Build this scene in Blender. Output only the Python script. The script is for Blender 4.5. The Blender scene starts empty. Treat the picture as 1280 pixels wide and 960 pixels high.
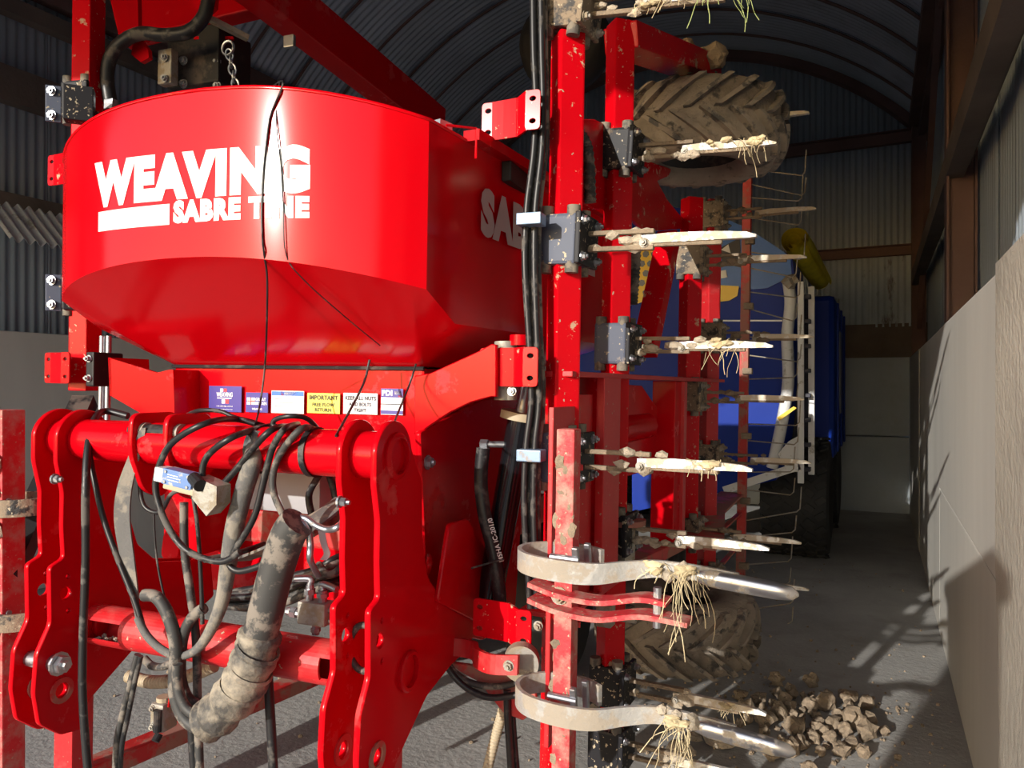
import bpy, bmesh, math, random
from mathutils import Vector, Matrix, noise

random.seed(7)
SC = bpy.context.scene
COL = SC.collection
R = math.radians

# ------------------------------------------------------------------ camera
CAM_H = 1.5
CAM_YAW = 26.0
F_PX = 940.0
HORIZON = 485.0
cd = bpy.data.cameras.new('camera'); cam = bpy.data.objects.new('camera', cd); COL.objects.link(cam)
cam.location = (0, 0, CAM_H); cam.rotation_euler = (R(90), 0, R(CAM_YAW))
cd.sensor_width = 36.0; cd.lens = F_PX / 1280 * 36.0
cd.shift_y = (HORIZON - 480) / 1280.0
cd.clip_start = 0.02; cd.clip_end = 200
SC.camera = cam

# ------------------------------------------------------------------ light
SUN_AZ = 13.5      # degrees the sun stands to the left of the barn axis, behind the camera
SUN_EL = 15.6
w = bpy.data.worlds.new('sky'); SC.world = w; w.use_nodes = True
nt = w.node_tree; nt.nodes.clear()
wo = nt.nodes.new('ShaderNodeOutputWorld'); bg = nt.nodes.new('ShaderNodeBackground')
sky = nt.nodes.new('ShaderNodeTexSky'); sky.sky_type = 'NISHITA'; sky.sun_disc = False
sky.sun_elevation = R(SUN_EL); sky.sun_rotation = R(180 + SUN_AZ)
bg.inputs['Strength'].default_value = 0.25
nt.links.new(sky.outputs[0], bg.inputs[0]); nt.links.new(bg.outputs[0], wo.inputs[0])
sd = Vector((-math.sin(R(SUN_AZ)) * math.cos(R(SUN_EL)), -math.cos(R(SUN_AZ)) * math.cos(R(SUN_EL)), math.sin(R(SUN_EL))))
sl = bpy.data.lights.new('sun', 'SUN'); so = bpy.data.objects.new('sun', sl); COL.objects.link(so)
sl.energy = 5.0; sl.angle = R(0.53); sl.color = (1.0, 0.95, 0.87)
so.location = sd * 40; so.rotation_euler = (-sd).to_track_quat('-Z', 'Y').to_euler()
vs = SC.view_settings
vs.view_transform = 'Standard'; vs.look = 'None'; vs.gamma = 1.0; vs.use_curve_mapping = False
vs.exposure = -0.03

# ------------------------------------------------------------------ pixel -> place
CY, SY = math.cos(R(CAM_YAW)), math.sin(R(CAM_YAW))
def ray(px, py):
    k = (px - 640) / F_PX; m = (HORIZON - py) / F_PX
    return Vector((k * CY - SY, k * SY + CY, m))
def W(px, py, X=None, Y=None, Z=None, d=None):
    o = Vector((0, 0, CAM_H)); v = ray(px, py)
    if X is not None: t = X / v.x
    elif Y is not None: t = Y / v.y
    elif Z is not None: t = (Z - CAM_H) / v.z
    else: t = d
    return o + v * t
# the drill's own frame: parked 6 degrees askew in the bay and leaning 1 degree
MM = Matrix.Translation((-1.732, 2.03, 0)) @ Matrix.Rotation(R(6), 4, 'Z') @ Matrix.Rotation(R(1), 4, 'Y')
MI = MM.inverted()
def L(px, py, x=None, y=None, z=None, d=None):
    o = MI @ Vector((0, 0, CAM_H)); v = MI.to_3x3() @ ray(px, py)
    if x is not None: t = (x - o.x) / v.x
    elif y is not None: t = (y - o.y) / v.y
    elif z is not None: t = (z - o.z) / v.z
    else: t = d
    return o + v * t
WG = Matrix.Translation((-.83, 2, 1.5)) @ Matrix.Rotation(R(1), 4, 'Y') @ Matrix.Translation((.83, -2, -1.5))   # folded wing: world axes, same lean

# ------------------------------------------------------------------ materials
MATS = {}
def material(name, base, rough=0.5, metal=0.0, dirt=None, dirt_amt=0.0, dirt_scale=6.0, bump=0.0, bump_scale=40.0, var=0.0, coat=0.0, speck=0.0, speck_col=(.45, .38, .27), spec=0.5, stretch=None, sharp=.08):
    m = bpy.data.materials.new(name); m.use_nodes = True; n = m.node_tree; b = n.nodes['Principled BSDF']
    b.inputs['Roughness'].default_value = rough; b.inputs['Metallic'].default_value = metal
    b.inputs['Specular IOR Level'].default_value = spec
    if coat: b.inputs['Coat Weight'].default_value = coat; b.inputs['Coat Roughness'].default_value = 0.12
    geo = n.nodes.new('ShaderNodeNewGeometry'); vec = geo.outputs['Position']
    if stretch:
        mp = n.nodes.new('ShaderNodeMapping'); mp.inputs['Scale'].default_value = stretch
        n.links.new(vec, mp.inputs[0]); vec = mp.outputs[0]
    def noise_n(scale, detail=5, rgh=.6):
        t = n.nodes.new('ShaderNodeTexNoise'); t.inputs['Scale'].default_value = scale
        t.inputs['Detail'].default_value = detail; t.inputs['Roughness'].default_value = rgh
        n.links.new(vec, t.inputs['Vector']); return t.outputs['Fac']
    def ramp(src, lo, hi):
        r = n.nodes.new('ShaderNodeMapRange'); r.inputs['From Min'].default_value = lo; r.inputs['From Max'].default_value = hi
        n.links.new(src, r.inputs[0]); return r.outputs[0]
    def mix(fac, a, bcol):
        x = n.nodes.new('ShaderNodeMix'); x.data_type = 'RGBA'
        n.links.new(fac, x.inputs['Factor'])
        if isinstance(a, tuple): x.inputs['A'].default_value = (*a, 1)
        else: n.links.new(a, x.inputs['A'])
        if isinstance(bcol, tuple): x.inputs['B'].default_value = (*bcol, 1)
        else: n.links.new(bcol, x.inputs['B'])
        return x.outputs['Result']
    col = base; rsock = None
    if var:
        lo = tuple(c * (1 - var) for c in base); hi = tuple(min(1, c * (1 + var)) for c in base)
        col = mix(ramp(noise_n(dirt_scale * .35, 6), .3, .7), lo, hi)
    if dirt:
        f = ramp(noise_n(dirt_scale, 7, .65), .62 - dirt_amt * .34, .62 - dirt_amt * .34 + sharp)
        col = mix(f, col, dirt); rsock = f
    if speck:
        f2 = ramp(noise_n(75, 2, .5), .72 - speck * .1, .75 - speck * .1)
        col = mix(f2, col, speck_col)
    if isinstance(col, tuple): b.inputs['Base Color'].default_value = (*col, 1)
    else: n.links.new(col, b.inputs['Base Color'])
    if rsock:
        rr = n.nodes.new('ShaderNodeMapRange'); rr.inputs['To Min'].default_value = rough; rr.inputs['To Max'].default_value = .9
        n.links.new(rsock, rr.inputs[0]); n.links.new(rr.outputs[0], b.inputs['Roughness'])
        if metal:
            mr = n.nodes.new('ShaderNodeMapRange'); mr.inputs['To Min'].default_value = metal; mr.inputs['To Max'].default_value = 0
            n.links.new(rsock, mr.inputs[0]); n.links.new(mr.outputs[0], b.inputs['Metallic'])
    if bump:
        bn = n.nodes.new('ShaderNodeBump'); bn.inputs['Strength'].default_value = bump; bn.inputs['Distance'].default_value = .01
        n.links.new(noise_n(bump_scale, 6), bn.inputs['Height']); n.links.new(bn.outputs[0], b.inputs['Normal'])
    MATS[name] = m
    return m
MUD = (.26, .20, .14)
DUST = (.42, .34, .27)
material('red_paint', (.56, .0015, .007), .18, spec=.15, dirt=(.62, .06, .06), dirt_amt=.05, dirt_scale=5, var=.06)
material('red_hopper', (.62, .001, .006), .15, var=.02, spec=.30)
material('red_splashed', (.58, .002, .008), .22, spec=.2, dirt=(.55, .36, .24), dirt_amt=.0, dirt_scale=18, speck=.15, sharp=.03)
material('red_dusty', (.55, .015, .02), .45, dirt=(.46, .13, .11), dirt_amt=.32, dirt_scale=6, speck=.2, bump=.1, sharp=.35)
material('red_muddy', (.58, .03, .04), .6, dirt=(.50, .27, .22), dirt_amt=.5, dirt_scale=16, speck=.6, bump=.3, bump_scale=50, sharp=.2)
material('red_worn', (.52, .02, .02), .45, dirt=(.38, .16, .12), dirt_amt=.5, dirt_scale=7, bump=.15)
material('clamp_blue', (.085, .10, .145), .5, spec=.25, speck=.7, dirt=DUST, dirt_amt=.0, dirt_scale=14)
material('clamp_black', (.018, .018, .022), .5, spec=.2, speck=.75, dirt=MUD, dirt_amt=.05, dirt_scale=16)
material('clamp_muddy', (.03, .028, .028), .6, speck=.9, dirt=MUD, dirt_amt=.6, dirt_scale=22, bump=.6)
material('rubber', (.10, .09, .08), .8, dirt=(.22, .19, .15), dirt_amt=.5, dirt_scale=20, bump=.2)
material('black_hose', (.016, .016, .018), .42, dirt=(.11, .10, .09), dirt_amt=.25, dirt_scale=14)
material('dusty_hose', (.045, .044, .043), .6, dirt=(.22, .19, .16), dirt_amt=.4, dirt_scale=18)
material('muddy_wrap', (.07, .065, .06), .65, dirt=(.36, .31, .24), dirt_amt=.62, dirt_scale=13, bump=.7, bump_scale=30, sharp=.2)
material('black_gloss', (.008, .008, .010), .12, coat=.6)
material('black_steel', (.02, .02, .022), .5, spec=.25, dirt=(.1, .08, .07), dirt_amt=.2)
material('zinc', (.42, .44, .48), .36, metal=.9, dirt=(.35, .32, .28), dirt_amt=.1, dirt_scale=20)
material('worn_steel', (.66, .66, .68), .28, metal=.95, dirt=(.45, .38, .29), dirt_amt=.2, dirt_scale=18)
material('blade', (.70, .69, .66), .42, metal=.6, dirt=(.62, .54, .42), dirt_amt=.55, dirt_scale=25, bump=.4)
material('blade_bright', (.62, .61, .59), .35, metal=.4, dirt=(.54, .47, .36), dirt_amt=.45, dirt_scale=25, bump=.4)
material('mud', MUD, .9, var=.4, bump=1.0, bump_scale=45, dirt_scale=30)
material('pale_mud', (.46, .39, .30), .9, var=.35, bump=1.0, bump_scale=60, dirt_scale=40)
material('tyre_mud', (.29, .245, .195), .88, var=.4, dirt=(.07, .065, .06), dirt_amt=.16, dirt_scale=12, bump=.9, bump_scale=40)
material('tyre_lug', (.27, .23, .185), .85, var=.35, dirt=(.09, .085, .08), dirt_amt=.3, dirt_scale=15, bump=.5)
material('tyre_black', (.02, .02, .02), .7, bump=.2)
material('straw', (.56, .46, .28), .8, var=.4, dirt_scale=60)
material('grass', (.34, .40, .14), .7, var=.3, dirt_scale=60)
material('white_print', (.86, .86, .84), .4)
material('shaded_print', (.50, .40, .40), .45)  # white lettering with the shade of the hopper side put into its colour
material('sticker_blue', (.045, .03, .27), .4)
material('sticker_white', (.84, .84, .86), .4)
material('sticker_yellow', (.88, .80, .10), .4)
material('sticker_red', (.75, .03, .05), .4)
material('print_grey', (.04, .04, .06), .5)
material('print_olive', (.07, .06, .01), .5)
material('print_sky', (.04, .17, .62), .45)
material('beige_hose', (.46, .38, .26), .6, dirt=(.25, .2, .15), dirt_amt=.2)
material('sensor_blue', (.12, .22, .48), .5, speck=.3, dirt=(.5, .48, .42), dirt_amt=.15, dirt_scale=30)
material('cast_grey', (.36, .34, .30), .55, metal=.3, dirt=(.30, .25, .18), dirt_amt=.4, dirt_scale=20, bump=.3)
material('wrap_fabric', (.13, .125, .12), .85, dirt=(.26, .23, .19), dirt_amt=.35, dirt_scale=11, bump=.4)
material('clip_blue', (.22, .32, .46), .4, metal=.3, dirt=DUST, dirt_amt=.1, dirt_scale=20)
material('brass', (.50, .33, .12), .35, metal=.9)
material('bluegrey_tank', (.40, .40, .42), .5)
# building
material('concrete_wall', (.60, .585, .54), .88, var=.16, dirt=(.58, .54, .46), dirt_amt=.2, dirt_scale=2.2, bump=.15, bump_scale=25, stretch=(1, 1, .25), sharp=.5)
material('concrete_rough', (.50, .46, .39), .92, var=.25, dirt=(.32, .28, .23), dirt_amt=.3, dirt_scale=3.0, bump=.9, bump_scale=30, sharp=.4)
material('concrete_block', (.38, .43, .48), .9, var=.15, dirt=(.30, .30, .28), dirt_amt=.25, dirt_scale=2.5, bump=.3, bump_scale=30, sharp=.4)
material('floor_concrete', (.33, .325, .315), .9, var=.22, dirt=(.19, .175, .155), dirt_amt=.28, dirt_scale=3.2, bump=.55, bump_scale=35, sharp=.35, speck=.25, speck_col=(.5, .45, .38))
material('tin_roof', (.40, .44, .53), .5, metal=.25, var=.18, dirt=(.24, .24, .26), dirt_amt=.12, dirt_scale=2.5, sharp=.4)
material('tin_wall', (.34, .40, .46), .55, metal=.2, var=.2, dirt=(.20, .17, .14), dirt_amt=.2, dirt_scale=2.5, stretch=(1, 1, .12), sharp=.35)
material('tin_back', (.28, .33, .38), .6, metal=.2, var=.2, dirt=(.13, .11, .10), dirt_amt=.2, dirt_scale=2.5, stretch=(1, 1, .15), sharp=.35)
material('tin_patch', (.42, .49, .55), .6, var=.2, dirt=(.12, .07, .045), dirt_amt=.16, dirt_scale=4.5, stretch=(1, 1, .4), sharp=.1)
material('steel_oxide', (.15, .085, .075), .75, var=.25, dirt_scale=4, bump=.2)
material('timber_dark', (.14, .11, .09), .85, var=.3, dirt_scale=5, bump=.4, stretch=(1, 1, 1))
material('yard', (.21, .21, .21), .95, var=.3, dirt_scale=2, bump=.5)
# wagon
material('wagon_blue', (.005, .03, .27), .42, var=.1, spec=.12)
material('wagon_light', (.05, .17, .55), .36, var=.12, spec=.25)
material('wagon_dark', (.010, .012, .03), .5)
material('wagon_yellow', (.80, .52, .02), .4)
material('wagon_white', (.70, .71, .72), .45, dirt=(.4, .38, .34), dirt_amt=.12, dirt_scale=8)
material('tarp_yellow', (.72, .62, .03), .55, var=.2, dirt_scale=20, bump=.3)
material('decal_grey', (.14, .16, .20), .45)

# ------------------------------------------------------------------ mesh helpers
WMAT = {}
class MB:
    def __init__(s): s.v = []; s.f = []
    def add(s, vs, fs):
        o = len(s.v); s.v += [Vector(p) for p in vs]; s.f += [tuple(i + o for i in f) for f in fs]; return s
    def xf(s, M, start=0):
        for i in range(start, len(s.v)): s.v[i] = M @ s.v[i]
        return s
    def box(s, c, size, M=None):
        x, y, z = (a / 2 for a in size); c = Vector(c)
        vs = [Vector((i * x, j * y, k * z)) for k in (-1, 1) for j in (-1, 1) for i in (-1, 1)]
        vs = [(M @ p if M else p) + c for p in vs]
        return s.add(vs, [(0, 2, 3, 1), (4, 5, 7, 6), (0, 1, 5, 4), (2, 6, 7, 3), (0, 4, 6, 2), (1, 3, 7, 5)])
    def cbox(s, c, size, ch=.004, M=None):
        bm = bmesh.new(); bmesh.ops.create_cube(bm, size=1)
        for v in bm.verts: v.co = Vector((v.co.x * size[0], v.co.y * size[1], v.co.z * size[2]))
        bmesh.ops.bevel(bm, geom=bm.edges[:], offset=ch, segments=2, affect='EDGES', profile=.6)
        bm.verts.index_update(); c = Vector(c)
        s.add([(M @ v.co if M else v.co) + c for v in bm.verts], [tuple(v.index for v in f.verts) for f in bm.faces]); bm.free(); return s
    def beam(s, a, b, w, h, up=(0, 0, 1), ch=0):
        a, b = Vector(a), Vector(b); d = b - a; l = d.length; d.normalize()
        upv = Vector(up); sx = d.cross(upv).normalized(); uz = sx.cross(d)
        M = Matrix((sx, d, uz)).transposed()
        c = (a + b) / 2
        return s.cbox(c, (w, l, h), ch, M) if ch else s.box(c, (w, l, h), M)
    def cyl(s, a, b, r, r2=None, n=16, cap=True):
        a, b = Vector(a), Vector(b); r2 = r if r2 is None else r2
        d = (b - a).normalized(); u = d.orthogonal().normalized(); v = d.cross(u)
        vs = []
        for p, rr in ((a, r), (b, r2)):
            for i in range(n):
                t = 2 * math.pi * i / n; vs.append(p + (u * math.cos(t) + v * math.sin(t)) * rr)
        fs = [(i, (i + 1) % n, n + (i + 1) % n, n + i) for i in range(n)]
        if cap: fs += [tuple(range(n - 1, -1, -1)), tuple(range(n, 2 * n))]
        return s.add(vs, fs)
    def hexbolt(s, a, d, r, h): 
        a, d = Vector(a), Vector(d).normalized()
        s.cyl(a, a + d * h * .25, r * 1.35, n=12); s.cyl(a + d * h * .2, a + d * h, r, n=6)
        return s.cyl(a + d * h, a + d * h * 1.5, r * .5, n=8)
    def sweep(s, pts, r, n=8, smooth=True, rf=None, per=6, closed=False, cap=True):
        p = cat(pts, per, closed) if smooth else [Vector(q) for q in pts]
        m = len(p); tang = []
        for i in range(m):
            a = p[(i - 1) % m] if (closed or i > 0) else p[i]; b = p[(i + 1) % m] if (closed or i < m - 1) else p[i]
            tang.append((b - a).normalized())
        u = tang[0].orthogonal().normalized(); vs = []
        for i in range(m):
            if i: u = (u - tang[i] * u.dot(tang[i])).normalized()
            v = tang[i].cross(u); rr = r if rf is None else r * rf(i / (m - 1))
            vs += [p[i] + (u * math.cos(2 * math.pi * j / n) + v * math.sin(2 * math.pi * j / n)) * rr for j in range(n)]
        fs = []
        for i in range(m if closed else m - 1):
            for j in range(n):
                a, b = i * n, ((i + 1) % m) * n
                fs.append((a + j, a + (j + 1) % n, b + (j + 1) % n, b + j))
        if cap and not closed: fs += [tuple(range(n - 1, -1, -1)), tuple(range((m - 1) * n, m * n))]
        return s.add(vs, fs)
    def ribbon(s, pts, wdir, wid, th, per=6, wf=None):
        # flat strap: width along wdir (fixed), thickness across
        p = cat(pts, per); m = len(p); wdir = Vector(wdir).normalized(); vs = []
        for i in range(m):
            t = (p[min(i + 1, m - 1)] - p[max(i - 1, 0)]).normalized(); nn = t.cross(wdir).normalized()
            ww = wid * (wf(i / (m - 1)) if wf else 1)
            for a, b in ((-1, -1), (1, -1), (1, 1), (-1, 1)): vs.append(p[i] + wdir * a * ww / 2 + nn * b * th / 2)
        fs = [(i * 4 + j, i * 4 + (j + 1) % 4, (i + 1) * 4 + (j + 1) % 4, (i + 1) * 4 + j) for i in range(m - 1) for j in range(4)]
        fs += [(3, 2, 1, 0), tuple(range((m - 1) * 4, m * 4))]
        return s.add(vs, fs)
    def lathe(s, prof, c=(0, 0, 0), axis='Z', n=32, closed=True):
        vs = []; c = Vector(c)
        for i in range(n):
            t = 2 * math.pi * i / n
            for r, z in prof:
                q = Vector((r * math.cos(t), r * math.sin(t), z))
                if axis == 'X': q = Vector((q.z, q.x, q.y))
                if axis == 'Y': q = Vector((q.x, q.z, q.y))
                vs.append(c + q)
        m = len(prof); fs = []
        for i in range(n):
            for j in range(m if closed else m - 1):
                a, b = i * m, ((i + 1) % n) * m
                fs.append((a + j, b + j, b + (j + 1) % m, a + (j + 1) % m))
        return s.add(vs, fs)
    def prism(s, poly, off):
        n = len(poly); off = Vector(off); p = [Vector(q) for q in poly]
        s.add(p + [q + off for q in p], [tuple(range(n - 1, -1, -1)), tuple(range(n, 2 * n))] + [(i, (i + 1) % n, n + (i + 1) % n, n + i) for i in range(n)])
        return s
    def lump(s, c, r, seed=0, sub=2, rough=.35, squash=(1, 1, 1)):
        bm = bmesh.new(); bmesh.ops.create_icosphere(bm, subdivisions=sub, radius=1)
        c = Vector(c); o = Vector((seed * 3.7, seed * 1.3, seed * 7.1)); bm.verts.index_update()
        vs = []
        for v in bm.verts:
            k = 1 + rough * noise.noise(v.co * 1.6 + o) + rough * .5 * noise.noise(v.co * 4 + o)
            vs.append(c + Vector((v.co.x * squash[0], v.co.y * squash[1], v.co.z * squash[2])) * r * k)
        s.add(vs, [tuple(v.index for v in f.verts) for f in bm.faces]); bm.free(); return s
    def mesh(s, name, mat, smooth=None):
        me = bpy.data.meshes.new(name); me.from_pydata([tuple(v) for v in s.v], [], s.f); 
        bm = bmesh.new(); bm.from_mesh(me); bmesh.ops.recalc_face_normals(bm, faces=bm.faces); bm.to_mesh(me); bm.free()
        me.materials.append(MATS[mat])
        if smooth is not None:
            me.shade_smooth(); me.set_sharp_from_angle(angle=R(smooth))
        return me
    def build(s, name, mat, parent=None, M=None, smooth=None):
        return add(name, s.mesh(name, mat, smooth), parent, M)
def cat(pts, per=6, closed=False):
    p = [Vector(q) for q in pts]
    if len(p) < 3 and not closed: return p
    out = []; n = len(p)
    for i in range(n if closed else n - 1):
        if closed: a, b, c, d = p[(i - 1) % n], p[i], p[(i + 1) % n], p[(i + 2) % n]
        else: a, b, c, d = p[max(i - 1, 0)], p[i], p[i + 1], p[min(i + 2, n - 1)]
        for k in range(per):
            t = k / per
            out.append(.5 * ((2 * b) + (c - a) * t + (2 * a - 5 * b + 4 * c - d) * t * t + (3 * b - a - 3 * c + d) * t ** 3))
    if not closed: out.append(p[-1])
    return out
def add(name, me, parent=None, M=None):
    # M is the object's frame in the world; parts keep it under their parent
    o = bpy.data.objects.new(name, me); COL.objects.link(o); M = M or (WMAT[parent.name] if parent else Matrix())
    if parent:
        o.parent = parent; loc = WMAT[parent.name].inverted() @ M
        o.matrix_basis = loc
    else: o.matrix_basis = M
    WMAT[o.name] = M.copy()
    return o
def empty(name, M, label, cat_, group=None):
    o = add(name, None, None, M); o.empty_display_size = .1
    return tag(o, label, cat_, group)
def tag(o, label, cat_, group=None, kind=None):
    if label: o['label'] = label
    if cat_: o['category'] = cat_
    if group: o['group'] = group
    if kind: o['kind'] = kind
    return o
def struct(o): o['kind'] = 'structure'; return o
def flat(outline, holes, th, name, mat, bev=.002):
    # plate with real holes in its local XY plane, thickness along Z
    cu = bpy.data.curves.new(name, 'CURVE'); cu.dimensions = '2D'; cu.fill_mode = 'BOTH'
    cu.extrude = th / 2 - bev; cu.bevel_depth = bev; cu.bevel_resolution = 0; cu.offset = -bev
    for loop in [outline] + holes:
        sp = cu.splines.new('POLY'); sp.points.add(len(loop) - 1)
        for pt, q in zip(sp.points, loop): pt.co = (q[0], q[1], 0, 1)
        sp.use_cyclic_u = True
    t = bpy.data.objects.new('tmp', cu); me = bpy.data.meshes.new_from_object(t)
    bpy.data.objects.remove(t); bpy.data.curves.remove(cu); me.name = name
    me.materials.clear(); me.materials.append(MATS[mat]); return me
def circ(cx, cy, r, n=18, ry=None): return [(cx + r * math.cos(2 * math.pi * i / n), cy + (ry or r) * math.sin(2 * math.pi * i / n)) for i in range(n)]
def rounded(pts, r, seg=4):
    out = []; n = len(pts)
    for i in range(n):
        p, a, b = Vector(pts[i]).to_2d(), Vector(pts[i - 1]).to_2d(), Vector(pts[(i + 1) % n]).to_2d()
        rr = r[i] if isinstance(r, (list, tuple)) else r
        da, db = (a - p), (b - p); rr = min(rr, da.length * .48, db.length * .48); da.normalize(); db.normalize()
        s, e = p + da * rr, p + db * rr
        for k in range(seg + 1):
            t = k / seg; out.append(tuple((1 - t) ** 2 * s + 2 * t * (1 - t) * p + t * t * e))
    return out
FRAME_X = Matrix(((0, 0, 1, 0), (1, 0, 0, 0), (0, 1, 0, 0), (0, 0, 0, 1)))     # plate's XY -> local YZ, thickness along X
FRAME_Y = Matrix(((1, 0, 0, 0), (0, 0, -1, 0), (0, 1, 0, 0), (0, 0, 0, 1)))    # plate's XY -> local XZ, thickness along Y
def text_mesh(body, w, h, mapf, name, mat, bold=.02, slices=0, align=None, shear=0, th=.0006):
    cu = bpy.data.curves.new('t', 'FONT'); cu.body = body; cu.offset = bold; cu.shear = shear; cu.space_character = 1.0 + bold * 1.9; cu.resolution_u = 3
    t = bpy.data.objects.new('tmp', cu); me = bpy.data.meshes.new_from_object(t)
    bpy.data.objects.remove(t); bpy.data.curves.remove(cu)
    xs = [v.co.x for v in me.vertices]; ys = [v.co.y for v in me.vertices]
    x0, x1, y0, y1 = min(xs), max(xs), min(ys), max(ys)
    bm = bmesh.new(); bm.from_mesh(me)
    for v in bm.verts: v.co = Vector(((v.co.x - x0) / (x1 - x0), (v.co.y - y0) / (y1 - y0), 0))
    for i in range(1, slices):
        bmesh.ops.bisect_plane(bm, geom=bm.verts[:] + bm.edges[:] + bm.faces[:], plane_co=(i / slices, 0, 0), plane_no=(1, 0, 0))
    for v in bm.verts: v.co = mapf(v.co.x * w, v.co.y * h)
    me2 = bpy.data.meshes.new(name); bm.to_mesh(me2); bm.free(); bpy.data.meshes.remove(me)
    me2.materials.clear(); me2.materials.append(MATS[mat]); return me2
# ================================================================== THE BARN
XR, XL, YB, YF = .33, -5.62, 10.1, -.6         # faces of the right and left concrete walls, back wall, open front
XC, ZC, RAD = -2.64, 1.89, 4.16                # the round roof
def arch(x, dr=0): return ZC + math.sqrt(max(0, (RAD + dr) ** 2 - (x - XC) ** 2))
fl = MB()
fl.box((-2.64, 4.8, -.1), (7.4, 11.2, .2))
floor = struct(fl.build('floor', 'floor_concrete'))
yd = MB(); yd.box((-2, -20.6, -.13), (60, 39.6, .2)); struct(yd.build('ground', 'yard'))

# roof: curved corrugated sheets lapped one over the next
ceiling = MB(); 
for s_ in (-1, 1):
    x = XC + s_ * 3.10; ceiling.box((x, 4.75, arch(x) - .12), (.09, 10.7, .2))
no_ = 40  # unseen outer shell, added to keep the sun out of the lap gaps
ceiling.add([(XC + rr_ * math.sin(R(-51 + 102 * i / no_)), y_, ZC + rr_ * math.cos(R(-51 + 102 * i / no_))) for y_ in (YF - .1, YB + .3) for rr_ in (RAD + .045, RAD + .07) for i in range(no_ + 1)],
            [(b_ + i, b_ + i + 1, b_ + 2 * (no_ + 1) + i + 1, b_ + 2 * (no_ + 1) + i) for b_ in (0, no_ + 1) for i in range(no_)])
ceil_o = struct(ceiling.build('ceiling', 'steel_oxide'))
def roof_sheet(width, waves=9, per=6, segs=34):
    m = MB(); ny = waves * per + 1; a0 = R(-50)
    for j in range(ny):
        y = width * j / (ny - 1); d = .011 * math.sin(2 * math.pi * j / per)
        for i in range(segs + 1):
            a = a0 - 2 * a0 * i / segs
            m.v.append(Vector((XC + (RAD + d) * math.sin(a), y, ZC + (RAD + d) * math.cos(a))))
    for j in range(ny - 1):
        for i in range(segs):
            a = j * (segs + 1) + i; m.f.append((a, a + 1, a + segs + 2, a + segs + 1))
    return m.mesh('roof_sheet', 'tin_roof', 60)
rs = roof_sheet(.74)
for i in range(16):
    add('roof_sheet', rs, ceil_o, Matrix.Translation((0, YF + .68 * i, .022 * (i % 2))))
# dark tie ribs under the laps
for i in range(1, 16):
    m = MB(); y = YF + .68 * i + .02
    pts = [(XC + (RAD - .018) * math.sin(a), y, ZC + (RAD - .018) * math.cos(a)) for a in [R(-50 + 100 * k / 30) for k in range(31)]]
    m.sweep(pts, .016, 5, smooth=False); m.build('roof_rib', 'steel_oxide', ceil_o)

def corrugated(w, z0, z1, top=None, pitch=.076, amp=.011, axis='X', x0=0):
    per = 6; n = max(2, int(round(w / pitch))) * per + 1; m = MB()
    for i in range(n):
        u = w * i / (n - 1); d = amp * math.sin(2 * math.pi * i / per)
        zt = z1 if top is None else min(z1, top(x0 + u))
        zt = max(zt, z0 + .01)
        for z in (z0, (z0 + zt) / 2, zt):
            m.v.append(Vector((u, d, z)) if axis == 'X' else Vector((d, u, z)))
    for i in range(n - 1):
        for k in range(2):
            a = i * 3 + k; m.f.append((a, a + 3, a + 4, a + 1))
    return m
# back wall
bw = MB(); bw.box((-2.64, YB + .25, 1.0), (6.6, .06, 2.0)); wall_back = struct(bw.build('wall_back', 'concrete_block'))
for r_, (z0, z1) in enumerate(((0, .915), (.925, 1.87))):
    x = .33
    while x > -5.9:
        wd = 2.35; m = MB(); m.cbox((x - wd / 2 + .004, YB + .08, (z0 + z1) / 2), (wd - .012, .2, z1 - z0 - .006), .008)
        m.build('concrete_block', 'concrete_block', wall_back); x -= wd
m = MB(); m.box((-2.64, YB + .12, 2.075), (6.4, .05, .41)); m.build('sill_board', 'timber_dark', wall_back)
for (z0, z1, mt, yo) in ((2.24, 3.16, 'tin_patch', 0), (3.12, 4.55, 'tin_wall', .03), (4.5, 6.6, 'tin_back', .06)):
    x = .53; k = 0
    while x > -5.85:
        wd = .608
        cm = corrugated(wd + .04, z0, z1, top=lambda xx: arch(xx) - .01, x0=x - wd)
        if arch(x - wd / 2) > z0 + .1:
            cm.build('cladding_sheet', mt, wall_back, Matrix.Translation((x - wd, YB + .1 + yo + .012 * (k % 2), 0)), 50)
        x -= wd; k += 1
for z, h in ((3.15, .12), (4.5, .14)):
    m = MB(); m.box((-2.64, YB + .03, z), (6.4, .08, h)); m.box((-2.64, YB - .02, z + h / 2 - .01), (6.4, .12, .012)); m.build('girt', 'steel_oxide', wall_back)
m = MB(); m.sweep([(XC + (RAD - .09) * math.sin(a), YB + .02, ZC + (RAD - .09) * math.cos(a)) for a in [R(-50 + 100 * k / 40) for k in range(41)]], .075, 4, smooth=False)
m.build('arch_rib', 'steel_oxide', wall_back)
# right wall
rw = MB(); rw.box((XR + .15, 4.75, .9), (.06, 10.7, 1.8)); wall_right = struct(rw.build('wall_right', 'concrete_wall'))
for y0, y1, dx, z0, z1 in ((2.66, 5.27, .004, 0, .886), (2.66, 5.27, 0, .894, 1.86), (5.285, 7.8, .004, 0, 1.86), (7.815, 10.1, 0, 0, 1.86)):
    mt = 'concrete_wall'; m = MB(); m.cbox((XR + dx + .08, (y0 + y1) / 2, (z0 + z1) / 2), (.16, y1 - y0, z1 - z0), .008); m.build('concrete_panel', mt, wall_right)
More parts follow.
